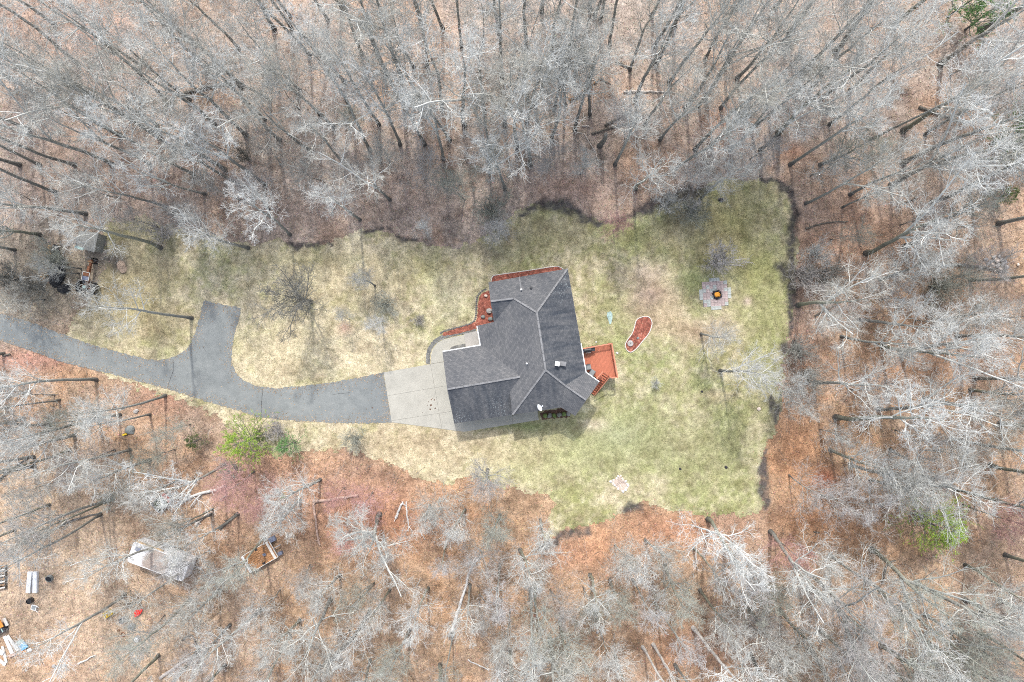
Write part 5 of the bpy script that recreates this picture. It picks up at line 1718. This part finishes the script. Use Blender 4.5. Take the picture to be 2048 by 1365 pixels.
def camper_mat():
    m, nt, b = new_mat('camper_roof')
    v = coords(nt)
    n1 = noise(nt, v, .5, 5, .7)
    n2 = noise(nt, v, 6, 5, .75)
    sep = nnode(nt, 'ShaderNodeSeparateXYZ'); nt.links.new(v, sep.inputs[0])
    mr = nnode(nt, 'ShaderNodeMapRange')
    mr.inputs['From Min'].default_value = 2.6; mr.inputs['From Max'].default_value = .9
    ab = nnode(nt, 'ShaderNodeMath', operation='ABSOLUTE'); sh = nnode(nt, 'ShaderNodeMath', operation='SUBTRACT')
    sh.inputs[1].default_value = -.2
    nt.links.new(sep.outputs[0], sh.inputs[0]); nt.links.new(sh.outputs[0], ab.inputs[0])
    nt.links.new(ab.outputs[0], mr.inputs[0])
    add = nnode(nt, 'ShaderNodeMath', operation='MULTIPLY'); nt.links.new(n1, add.inputs[0]); nt.links.new(mr.outputs[0], add.inputs[1])
    leaf = ramp(nt, n2, [(.3, (.12, .09, .07)), (.5, (.28, .2, .15)), (.7, (.42, .38, .33))])
    wht = ramp(nt, n1, [(.34, (.12, .12, .12)), (.42, (.55, .55, .55)), (.6, (.68, .68, .69))])
    nt.links.new(mix(nt, wht, leaf, ramp(nt, add.outputs[0], [(.3, (0, 0, 0)), (.42, (.85, .85, .85))])), b.inputs['Base Color'])
    return m


M['camper_roof'] = camper_mat()
MB().prism(rounded(CL, CW, .35), .55, ch - .06).build('body', M['white_plastic'], camper)
MB().prism(rounded(CL - .06, CW - .06, .33), ch - .06, ch).build('roof', M['camper_roof'], camper)
for sy in (-1, 1):
    MB().bar((-CL / 2 + .4, sy * (CW / 2 - .06), ch + .02), (CL / 2 - .4, sy * (CW / 2 - .06), ch + .02), .07, .06).build('roof_rail', M['white_plastic'], camper)
MB().bar((-CL / 2 + .3, CW / 2 + .08, ch - .12), (-CL / 2 + 3.6, CW / 2 + .08, ch - .12), .16, .14).build('awning_roll', M['wood_tan'], camper)
MB().box((1.4, .2, ch + .07), (.45, .45, .14)).build('roof_vent', M['white_plastic'], camper)
MB().box((-2.7, .55, ch + .04), (.6, .4, .08)).build('roof_vent', M['blue_grey'], camper)
MB().box((-.3, CW / 2 + .02, 1.35), (.7, .04, 1.6)).build('door', M['steel'], camper)
for xx in (-2.2, 1.6): MB().box((xx, -CW / 2 - .01, 1.6), (1.0, .04, .6)).build('window', M['glass'], camper)
for sy in (-1, 1):
    for xx in (.2, 1.1): MB().tube([(xx, sy * (CW / 2 - .25), .34), (xx, sy * (CW / 2 - .02), .34)], .34, 14).build('wheel', M['rubber'], camper)
MB().bar((CL / 2 - .2, 0, .5), (CL / 2 + 1.0, 0, .45), .1, .1).build('hitch', M['steel'], camper)

# flatbed utility trailer with a bed of leaves
t0, t1, t2, t3 = W(488, 1113, .6), W(535, 1081, .6), W(559, 1114.5, .6), W(503, 1142.5, .6)
tc = (t0 + t1 + t2 + t3) / 4
tx = ((t1 - t0) + (t2 - t3)).normalized()
ut = empty('utility_trailer', (tc.x, tc.y, 0), math.atan2(tx.y, tx.x))
tag(ut, 'low flatbed trailer strewn with leaves right of the camper', 'trailer')
TL, TW = ((t1 - t0).length + (t2 - t3).length) / 2, ((t3 - t0).length + (t2 - t1).length) / 2
M['leaf_bed'] = soil_mat('leafy_boards', (.30, .155, .075), (.5, .38, .28), 7.0)
for k in range(9):
    yy = -TW / 2 + (k + .5) * TW / 9
    MB().box((0, yy, .58), (TL - .1, TW / 9 - .02, .05)).build('floor_plank', M['leaf_bed'], ut)
for sy in (-1, 1): MB().box((0, sy * TW / 2, .62), (TL, .07, .12)).build('side_rail', M['wood_pale'], ut)
MB().box((-TL / 2 - .12, 0, .7), (.28, TW, .07)).build('tailgate', M['white_plastic'], ut)
MB().box((TL / 2 - .35, 0, .66), (.3, TW + .1, .05)).build('loose_plank', M['wood_pale'], ut)
MB().box((TL / 2, 0, .62), (.07, TW, .12)).build('front_rail', M['wood_pale'], ut)
MB().box((.5, -.05, .68), (.34, .3, .14)).build('tie_block', M['blue_grey'], ut)
for sy in (-1, 1):
    MB().tube([(-.1, sy * (TW / 2 - .3), .33), (-.1, sy * (TW / 2 - .08), .33)], .33, 14).build('wheel', M['rubber'], ut)
MB().bar((TL / 2, 0, .5), (TL / 2 + .9, 0, .45), .08, .08).build('hitch', M['steel'], ut)
for px, py, sz, lb in ((546.5, 1077, .7, 'blue grey bin at the upper corner of the flatbed trailer'), (562.5, 1105, .45, 'small blue grey tub at the right end of the flatbed trailer')):
    e = empty('bin', W(px, py), .5)
    tag(e, lb, 'bin')
    MB().box((0, 0, .22), (sz, sz * .8, .44)).build('body', M['blue_grey'], e)
    MB().box((0, 0, .46), (sz + .06, sz * .8 + .06, .05)).build('lid', M['blue_grey'], e)

# planter box / cart with a red end board
b0, b1, b2, b3 = W(300, 1008, .6), W(328, 986, .6), W(343, 1001, .6), W(319, 1025, .6)
bc = (b0 + b1 + b2 + b3) / 4
bxv = ((b1 - b0) + (b2 - b3)).normalized()
pb = empty('planter_box', (bc.x, bc.y, 0), math.atan2(bxv.y, bxv.x))
tag(pb, 'open wooden planter box with a red end board full of weeds', 'planter')
BL, BW = ((b1 - b0).length + (b2 - b3).length) / 2, ((b3 - b0).length + (b2 - b1).length) / 2
for sy in (-1, 1): MB().box((0, sy * BW / 2, .32), (BL, .06, .6)).build('side_board', M['wood_grey'], pb)
MB().box((-BL / 2, 0, .34), (.08, BW + .1, .66)).build('end_board', M['steel'], pb)
MB().box((BL / 2 - .2, 0, .62), (.5, BW, .06)).build('red_board', M['red_paint'], pb)
MB().box((BL / 2, 0, .32), (.06, BW, .6)).build('end_board', M['wood_grey'], pb)
MB().box((0, 0, .2), (BL - .1, BW - .1, .3)).build('soil', M['soil'], pb)
rw_ = np.random.default_rng(4)
pos = np.stack([rw_.uniform(-BL / 2 + .15, BL / 2 - .5, 260), rw_.uniform(-BW / 2 + .15, BW / 2 - .15, 260), np.full(260, .34)], 1)
tip = pos + np.stack([rw_.normal(0, .12, 260), rw_.normal(0, .12, 260), rw_.uniform(.1, .4, 260)], 1)
o = obj('weeds', mesh_np('weeds', *tubes(np.stack([pos, tip], 1), np.tile([.03, .008], (260, 1)), 3), M['needles_dark']), pb)

# old tractor
tp0 = W(185, 556)
tang = math.atan2(*(W(195, 519) - W(184, 577)).yx)
tractor = empty('tractor', (tp0.x, tp0.y, 0), tang)
tag(tractor, 'old rusty row crop tractor with big rear tyres in the left yard', 'tractor')


def wheel(x, y, r, w, rimmat, cant=0.0):
    e = MB()
    prof = [(r * .55, -w / 2), (r * .93, -w / 2), (r, -w * .3), (r, w * .3), (r * .93, w / 2), (r * .55, w / 2)]
    tmp = MB().lathe(prof, (0, 0, 0), 24)
    Rm = Matrix.Rotation(math.radians(90 + cant), 3, 'X')
    lug = MB()
    for k in range(18):
        a = k * math.tau / 18
        lug.box((math.cos(a) * r, math.sin(a) * r, 0), (.06, .07, w * .95), a)
    ty = e.add([Rm @ Vector(v) + Vector((x, y, r)) for v in tmp.v], tmp.f)
    ty.add([Rm @ Vector(v) + Vector((x, y, r)) for v in lug.v], lug.f)
    wo = ty.build('wheel', M['rubber'], tractor)
    rim = MB().lathe([(r * .1, -w * .35), (r * .56, -w * .4), (r * .56, w * .52), (r * .5, w * .5), (r * .12, w * .2)], (0, 0, 0), 20)
    MB().add([Rm @ Vector(v) + Vector((x, y, r)) for v in rim.v], rim.f).build('rim', M[rimmat], wo)


wheel(-1.25, .92, .68, .36, 'rust', 12)
wheel(-1.25, -.92, .68, .36, 'cream_rim', 14)
wheel(2.0, .2, .33, .16, 'rust', 8)
wheel(2.0, -.2, .33, .16, 'rust', -8)
MB().bar((-1.25, -.85, .68), (-1.25, .85, .68), .18, .2).build('rear_axle', M['rust'], tractor)
MB().box((-.85, 0, .8), (1.0, .4, .45)).build('gearbox', M['rust'], tractor)
MB().bar((-.4, 0, .8), (2.1, 0, .85), .22, .26).build('engine_beam', M['rust'], tractor)
MB().box((.95, 0, 1.0), (.7, .3, .3)).build('engine', M['rust'], tractor)
MB().box((1.85, 0, .85), (.16, .5, .5)).build('radiator', M['log_brown'], tractor)
for sy in (-1, 1): MB().bar((-.45, sy * .42, 1.35), (.55, sy * .42, 1.35), .06, .06).build('platform_rail', M['wood_pale'], tractor)
for xx in (-.45, .55): MB().bar((xx, -.42, 1.35), (xx, .42, 1.35), .06, .06).build('platform_rail', M['wood_pale'], tractor)
MB().box((-.2, 0, 1.28), (.5, .74, .05)).build('platform', M['blue_grey'], tractor)
MB().box((.3, 0, 1.27), (.4, .74, .05)).build('platform', M['rust'], tractor)
MB().lathe([(.05, 0), (.2, .03), (.22, .1), (.2, .09), (.04, .04)], (-1.2, 0, 1.15), 14).build('seat', M['teal'], tractor)
MB().tube([(-1.2, 0, 1.0), (-1.2, 0, 1.16)], .04, 6).build('seat_post', M['rust'], tractor)
MB().tube([(-.9, .0, 1.0), (-.62, .0, 1.5)], .02, 6).build('steering_column', M['rust'], tractor)
MB().lathe([(.2, 0), (.22, .015), (.2, .03), (.18, .015)], (-.63, 0, 1.5), 16).build('steering_wheel', M['black_metal'], tractor)

# small plank roofed shed, mostly hidden by branches
s0, s1, s2, s3 = W(158, 462, 1.9), W(197, 466, 1.9), W(189, 505, 1.7), W(150, 494, 1.7)
sc_ = (s0 + s1 + s2 + s3) / 4
shed = empty('shed', (sc_.x, sc_.y, 0))
tag(shed, 'low grey plank roofed shed in the left yard', 'shed')
so = Vector((sc_.x, sc_.y, 0))
sr = W(200, 478, 1.8)
nP = 8
for k in range(nP):
    a0, a1 = k / nP, (k + .96) / nP
    q = [s0.lerp(s1, a0), s0.lerp(s1, a1), s3.lerp(s2, a1), s3.lerp(s2, a0)]
    m = MB()
    m.add([p - so for p in q] + [p - so - Vector((0, 0, .05)) for p in q], [(0, 3, 2, 1), (4, 5, 6, 7), (0, 1, 5, 4), (1, 2, 6, 5), (2, 3, 7, 6), (3, 0, 4, 7)])
    m.build('roof_plank', M['wood_grey'], shed)
pts = [p - so for p in (s0, s1, s2, s3)]
cn = sum(pts, Vector()) / 4
MB().prism([tuple((cn + (p - cn) * .9)[:2]) for p in pts][::-1], 0, 1.6).build('wall', M['wood_grey'], shed)
MB().bar(s3 - so + Vector((0, 0, .05)), s3.lerp(s2, .45) - so + Vector((0, 0, .05)), .3, .03).build('tarp_edge', M['teal'], shed)

# firewood stack
fw0, fw1 = W(106, 492), W(84, 572)
fe = empty('firewood_stack', fw0)
tag(fe, 'row of split orange firewood under branches in the left yard', 'firewood')
d_ = (fw1 - fw0); L_ = d_.length; d_.normalize(); n_2 = Vector((-d_.y, d_.x, 0))
lm = [MB().tube([(0, -.3, 0), (0, .3, 0)], .1, 6).mesh('firewood', M[k]) for k in ('wood_tan', 'log_brown', 'log_bark')]
for k in range(26):
    for lv in range(2):
        if 9 < k < 12: continue
        q = d_ * (k * L_ / 26 + (lv * .09)) + n_2 * rp.uniform(-.05, .05)
        o = obj('firewood', lm[rp.choice((0, 0, 1, 1, 2))], fe, (q.x, q.y, .1 + lv * .17))
        o.rotation_euler = (rp.uniform(-.1, .1), rp.uniform(-1, 1), math.atan2(d_.y, d_.x) + rp.uniform(-.2, .2))
        o.scale = (1, rp.uniform(.8, 1.5), 1)
dt = empty('tarp_cover', W(118, 548))
tag(dt, 'black tarp heap right of the firewood row', 'tarp')
o = obj('sheet', rock_mesh('sheet', M['rubber'], 33, (.9, 1.6, .35), .35, 3), dt, (0, 0, .1)); o.rotation_euler = (0, 0, -.25)

for (x, y, sx, sy, lb) in ((128, 578, .8, .6, 'low black tarp heap left of the tractor wheels'), (112, 505, .5, .8, 'black tarp scrap at the upper end of the firewood row')):
    dt = empty('tarp_cover', W(x, y))
    tag(dt, lb, 'tarp')
    obj('sheet', rock_mesh('sheet', M['rubber'], int(x), (sx, sy, .3), .4, 3), dt, (0, 0, .08))

lp = empty('leaf_pile', W(243, 536))
tag(lp, 'small heap of leaves on a burnt patch beside the tractor', 'leaf pile')
obj('heap', rock_mesh('heap', soil_mat('leaf_heap', (.25, .19, .15), (.45, .36, .3), 9.0), 44, (.55, .65, .25), .35, 3), lp)

# ------------------------------------------------------------------ scrap heap at lower left
def thing_box(name, px, py, size, rz, mat, label, cat, z=0, trim=None):
    e = empty(name, W(px, py), rz)
    tag(e, label, cat)
    MB().box((0, 0, z + size[2] / 2), size).build('panel', M[mat], e)
    for k in (-.3, .3): MB().box((size[0] * k, 0, z + size[2] + .012), (size[0] * .07 + .02, size[1] * .96, .02)).build('batten', M[trim or mat], e)
    return e


def board(p, q, w, h, mat, label, z=.05, gap=True):
    a, b = W(*p), W(*q)
    e = empty('board', a)
    tag(e, label, 'board')
    MB().bar(Vector((0, 0, z + h / 2)), b - a + Vector((0, 0, z + h / 2)), w, h).build('plank', M[mat], e)
    m = (b - a)
    for t in (.12, .88): MB().box(m * t + Vector((0, 0, z + h + .006)), (.05, .05, .012)).build('nail_plate', M['steel'], e)


board((64, 1142), (60, 1184), .5, .35, 'white_plastic', 'left one of two parallel white beams at lower left')
board((74, 1142), (73.5, 1184), .5, .35, 'white_plastic', 'right one of two parallel white beams at lower left')
for k, (p, q, w, mt, lb) in enumerate((((10, 1272), (28, 1312), .4, 'white_plastic', 'long white board in the corner scrap heap, middle one'), ((17, 1270), (38, 1300), .35, 'wood_pale', 'white board on the right of the scrap heap boards'),
                                       ((-4, 1296), (10, 1306), .5, 'white_plastic', 'short white board at the left of the scrap heap'), ((6, 1292), (14, 1325), .3, 'wood_pale', 'lower white board in the scrap heap'),
                                       ((20, 1312), (33, 1306), .3, 'log_pink', 'pinkish board across the foot of the scrap heap'), ((11, 1235), (18, 1250), .4, 'wood_pale', 'white board beside the orange panel'),
                                       ((-2, 1318), (12, 1330), .35, 'white_plastic', 'lowest white board in the corner scrap heap'))):
    board(p, q, w, .08, mt, lb, .05 + .09 * (k % 3))
thing_box('sheet', 50, 1291, (.9, .75, .08), .6, 'blue', 'bright blue sheet at the right end of the scrap heap', 'sheet', .25, 'blue')
thing_box('sheet', 42, 1284, (.8, .5, .06), .5, 'teal', 'dark teal sheet behind the blue sheet', 'sheet', .1, 'teal')
thing_box('scrap_panel', 48, 1301, (.6, .3, .06), .1, 'orange', 'small orange panel below the blue sheet', 'panel', .08, 'orange')
thing_box('scrap_panel', 60, 1300, (.5, .4, .06), .4, 'white_plastic', 'small white panel right of the blue sheet', 'panel', .05)
thing_box('orange_panel', 3, 1246, (1.3, 1.0, .1), .5, 'orange', 'orange board on its crate at the left edge', 'panel', .7, 'orange')
thing_box('crate', 3, 1258, (1.6, .9, .6), .5, 'char', 'dark crate under the orange board at the left edge', 'crate', 0, 'teal')
pal = empty('pallet_stack', W(4, 1153))
tag(pal, 'brown slatted pallet at the left edge', 'pallet')
for k in range(8): MB().box((0, -1.3 + k * .36, .45), (1.4, .14, .06), .2).build('slat', M['log_brown' if k % 2 else 'wood_pale'], pal)
for sx in (-.6, 0, .6): MB().box((sx, 0, .2), (.1, 2.8, .4)).build('bearer', M['log_bark'], pal)


def drum(px, py, r, h, mat, name, label, cat, lidm=None, tilt=0):
    e = empty(name, W(px, py), 0)
    e.rotation_euler = (tilt, 0, 0)
    tag(e, label, cat)
    MB().lathe([(r * .92, 0), (r, .03), (r, h * .33), (r * 1.04, h * .35), (r, h * .37), (r, h * .66), (r * 1.04, h * .68), (r, h * .7), (r, h), (r * .9, h), (r * .88, h * .5)], (0, 0, 0), 18).build('shell', M[mat], e)
    MB().lathe([(r * .88, h * .8), (r * .86, h * .83), (r * .2, h * .84)], (0, 0, 0), 18).build('lid', M[lidm or mat], e)
    return e


drum(251, 1237, .34, .85, 'blue_grey', 'barrel', 'dark blue grey barrel beside the scrap sticks', 'barrel', 'rock_dark')
drum(265.5, 1251, .36, .5, 'steel', 'tub', 'open grey tub touching the dark barrel', 'tub', 'steel', .2)
drum(277, 1276, .34, .6, 'steel', 'bin', 'pale grey lidded bin standing alone', 'bin', 'white_plastic')
drum(64, 1200, .32, .6, 'black_metal', 'bucket', 'black bucket above the white lawn chair', 'bucket', 'rubber')
drum(101, 1155, .4, .4, 'rock_dark', 'old_tyre', 'dark scrap tyre right of the white beams', 'tyre', 'rubber', .3)
ring = empty('iron_ring', W(246.5, 1269)); tag(ring, 'rusty iron ring left of the lidded bin', 'ring')
MB().tube([(math.cos(a * .393) * .24, math.sin(a * .393) * .24, .07) for a in range(17)], .05, 6).build('hoop', M['rust'], ring)
ring = empty('iron_ring', W(237.5, 1262)); tag(ring, 'small rusty ring beside the bigger one', 'ring')
MB().tube([(math.cos(a * .393) * .13, math.sin(a * .393) * .13, .05) for a in range(17)], .04, 6).build('hoop', M['rust'], ring)
cl = empty('red_cloth', W(279, 1224), .9); tag(cl, 'bright red cloth thrown on the sticks', 'cloth')
obj('fold', rock_mesh('fold', M['bright_red'], 8, (.55, .22, .12), .4, 3), cl, (0, 0, .25))
obj('fold', rock_mesh('fold', M['bright_red'], 9, (.3, .25, .1), .4, 3), cl, (-.2, .12, .22))
sawh = empty('yellow_crate', W(219, 1226), .55); tag(sawh, 'yellow plastic crate beside a fallen trunk', 'crate')
for sy in (-.3, .3): MB().box((0, sy, .3), (1.0, .05, .35)).build('side', M['yellow'], sawh)
for sx in (-.5, -.17, .17, .5): MB().box((sx, 0, .3), (.05, .6, .3)).build('rib', M['yellow'], sawh)
MB().box((0, 0, .14), (1.0, .6, .04)).build('floor', M['yellow'], sawh)
yt = empty('toy', W(251, 869), .3); tag(yt, 'yellow toy beside the grey green boulder', 'toy')
MB().box((0, 0, .12), (.5, .2, .2)).build('body', M['yellow'], yt)
MB().box((.1, 0, .27), (.2, .18, .12)).build('cab', M['yellow'], yt)
for sx in (-.17, .17): MB().tube([(sx, -.13, .08), (sx, .13, .08)], .08, 10).build('wheel', M['rubber'], yt)
lc = empty('lawn_chair', W(72.5, 1213), -.2); tag(lc, 'white framed lawn chair with grey seat at lower left', 'chair')
MB().box((0, 0, .42), (.5, .5, .04)).build('seat', M['grey_fabric'], lc)
fr_ = MB()
for a, b in (((-.28, -.28), (.28, -.28)), ((.28, -.28), (.28, .28)), ((.28, .28), (-.28, .28)), ((-.28, .28), (-.28, -.28))): fr_.bar((*a, .44), (*b, .44), .05, .05)
fr_.build('frame', M['white_paint'], lc)
for sy in (-.28, .28):
    MB().tube([(.28, sy, .44), (.75, sy, .75)], .03, 6).build('back_post', M['white_paint'], lc)
    for sx in (-.26, .26): MB().tube([(sx, sy, 0), (sx, sy, .44)], .025, 6).build('leg', M['white_paint'], lc)
# brush heap of grey sticks behind the red cloth
bh = empty('stick_heap', W(270, 1206)); tag(bh, 'heap of grey sticks and scrap behind the red cloth', 'brush heap')
rs_ = np.random.default_rng(12)
for k in range(40):
    a = rs_.uniform(0, 6.28); c = rs_.normal(0, .7, 2); L = rs_.uniform(.4, 1.1)
    dd = np.array([math.cos(a), math.sin(a)]) * L / 2
    MB().tube([(c[0] - dd[0], c[1] - dd[1], rs_.uniform(.03, .3)), (c[0] + dd[0], c[1] + dd[1], rs_.uniform(.05, .45))], [.045, .02], 5).build('stick', M[('log_pale', 'wood_grey', 'log_bark')[k % 3]], bh)

# ------------------------------------------------------------------ loose litter nobody could count
drive_w, pad_w = poly_w(DRIVE), PADW
house_out = [tuple(p[:2]) for p in (A, B, D, E, G, Hh, I, J3, J1, X_)]


def scatter(n, seed, where):
    r = np.random.default_rng(seed)
    X = r.uniform(-66, 66, n * 3); Y = r.uniform(-45, 45, n * 3)
    L = inside(LAWN, X + r.normal(0, .55, n * 3), Y + r.normal(0, .55, n * 3))
    if where == 'wood': ok = ~L
    else: ok = L & ~inside(house_out, X, Y)
    ok &= ~inside(drive_w, X, Y) & ~inside(pad_w, X, Y)
    i = np.nonzero(ok)[0][:n]
    return r, X[i], Y[i]


# fallen leaves
r, X, Y = scatter(110000, 1, 'wood')
n = len(X)
th = r.uniform(0, 6.28, n); s = r.uniform(.05, .11, n)
nz = unit(np.stack([r.normal(0, .45, n), r.normal(0, .45, n), np.ones(n)], 1))
u = unit(np.cross(nz, np.stack([np.cos(th), np.sin(th), np.zeros(n)], 1)))
v = np.cross(nz, u)
C = np.stack([X, Y, r.uniform(.03, .09, n)], 1)
sv = s[:, None]
Q_ = np.stack([C - u * sv, C + v * sv * .6, C + u * sv, C - v * sv * .6], 1).reshape(-1, 3)
me = mesh_np('fallen_leaves', Q_, np.arange(n * 4).reshape(-1, 4), M['leaf'])
cols = soil(floor_colour(X, Y), X, Y) * (r.uniform(.7, 1.42, n)[:, None]) * (1 + r.normal(0, .09, (n, 3)))
set_col(me, np.repeat(np.clip(cols, .02, .75), 4, axis=0))
o = obj('fallen_leaves', me)
tag(o, 'loose brown leaves covering the forest floor', 'leaves', kind='stuff')

# a few leaves blown onto the drive
rd = np.random.default_rng(77)
X = rd.uniform(-64, -14, 60000); Y = rd.uniform(-10, 6, 60000)
ok = inside(drive_w, X, Y) & ~inside(drive_w, X + rd.normal(0, .8, 60000), Y + rd.normal(0, .8, 60000))
X, Y = X[ok][:2600], Y[ok][:2600]
n = len(X)
th = rd.uniform(0, 6.28, n); s = rd.uniform(.04, .09, n)[:, None]
u = np.stack([np.cos(th), np.sin(th), rd.normal(0, .2, n)], 1); v = np.stack([-np.sin(th), np.cos(th), rd.normal(0, .2, n)], 1)
C = np.stack([X, Y, np.full(n, .075)], 1)
me = mesh_np('blown_leaves', np.stack([C - u * s, C + v * s * .6, C + u * s, C - v * s * .6], 1).reshape(-1, 3), np.arange(n * 4).reshape(-1, 4), M['leaf'])
set_col(me, np.repeat(np.array((.36, .27, .18)) * rd.uniform(.5, 1.3, n)[:, None], 4, axis=0))
o = obj('blown_leaves', me)
tag(o, 'dry leaves and grass blown along the edges of the driveway', 'leaves', kind='stuff')

# sticks on the forest floor
r, X, Y = scatter(9000, 2, 'wood')
n = len(X)
a = r.uniform(0, 6.28, n); L = r.gamma(2.2, .28, n) + .2
d = np.stack([np.cos(a), np.sin(a)], 1) * L[:, None] / 2
wv = r.normal(0, .08, (n, 2))
P_ = np.stack([np.stack([X - d[:, 0], Y - d[:, 1], r.uniform(.03, .1, n)], 1), np.stack([X + wv[:, 0], Y + wv[:, 1], r.uniform(.05, .16, n)], 1), np.stack([X + d[:, 0], Y + d[:, 1], r.uniform(.03, .2, n)], 1)], 1)
R_ = r.uniform(.008, .022, n)[:, None] * np.array([1, .85, .5])
o = obj('fallen_sticks', mesh_np('fallen_sticks', *tubes(P_, R_, 3), M['brush']))
tag(o, 'dead sticks lying on the forest floor', 'sticks', kind='stuff')

# upright whips and seedlings
r, X, Y = scatter(9000, 3, 'wood')
m_ = vnoise(X, Y, .14, 40) > .42
X, Y = X[m_], Y[m_]
n = len(X)
hgt = r.gamma(2.5, .35, n) + .2
P_ = np.zeros((n, 3, 3))
P_[:, 0] = np.stack([X, Y, np.zeros(n)], 1)
ln = r.normal(0, .16, (n, 2)) * hgt[:, None]
P_[:, 1] = P_[:, 0] + np.stack([ln[:, 0] * .4, ln[:, 1] * .4, hgt * .55], 1)
P_[:, 2] = P_[:, 0] + np.stack([ln[:, 0], ln[:, 1], hgt], 1)
R_ = (.006 + hgt * .004)[:, None] * np.array([1, .8, .5])
p2, q2 = grow(r, P_, R_, 4, .35, .95, lambda t: .4 + 0 * t, (25, 55), 3, .3, .1, .7, .005)
o = obj('undergrowth', mesh_np('undergrowth', *merge([tubes(P_, R_, 3), tubes(p2, q2, 3)]), M['twig_mauve']))
tag(o, 'leafless knee high undergrowth in the woods', 'undergrowth', kind='stuff')

# tufts of grass on the lawn
r, X, Y = scatter(90000, 4, 'lawn')
n = len(X)
a = r.uniform(0, 6.28, n); hgt = r.uniform(.05, .13, n)
base = np.stack([X, Y, np.full(n, .028)], 1)
sd2 = np.stack([np.cos(a), np.sin(a), np.zeros(n)], 1) * r.uniform(.02, .05, n)[:, None]
tip = base + np.stack([r.normal(0, .06, n), r.normal(0, .06, n), hgt], 1)
V = np.stack([base - sd2, base + sd2, tip], 1).reshape(-1, 3)
me = mesh_np('grass_tufts', V, np.arange(n * 3).reshape(-1, 3), M['leaf'])
cols = soil(lawn_colour(X, Y), X, Y) * r.uniform(.6, 1.5, n)[:, None]
set_col(me, np.repeat(np.clip(cols, .02, .7), 3, axis=0))
o = obj('grass_tufts', me)
tag(o, 'tufts of straw coloured and green grass on the lawn', 'grass', kind='stuff')
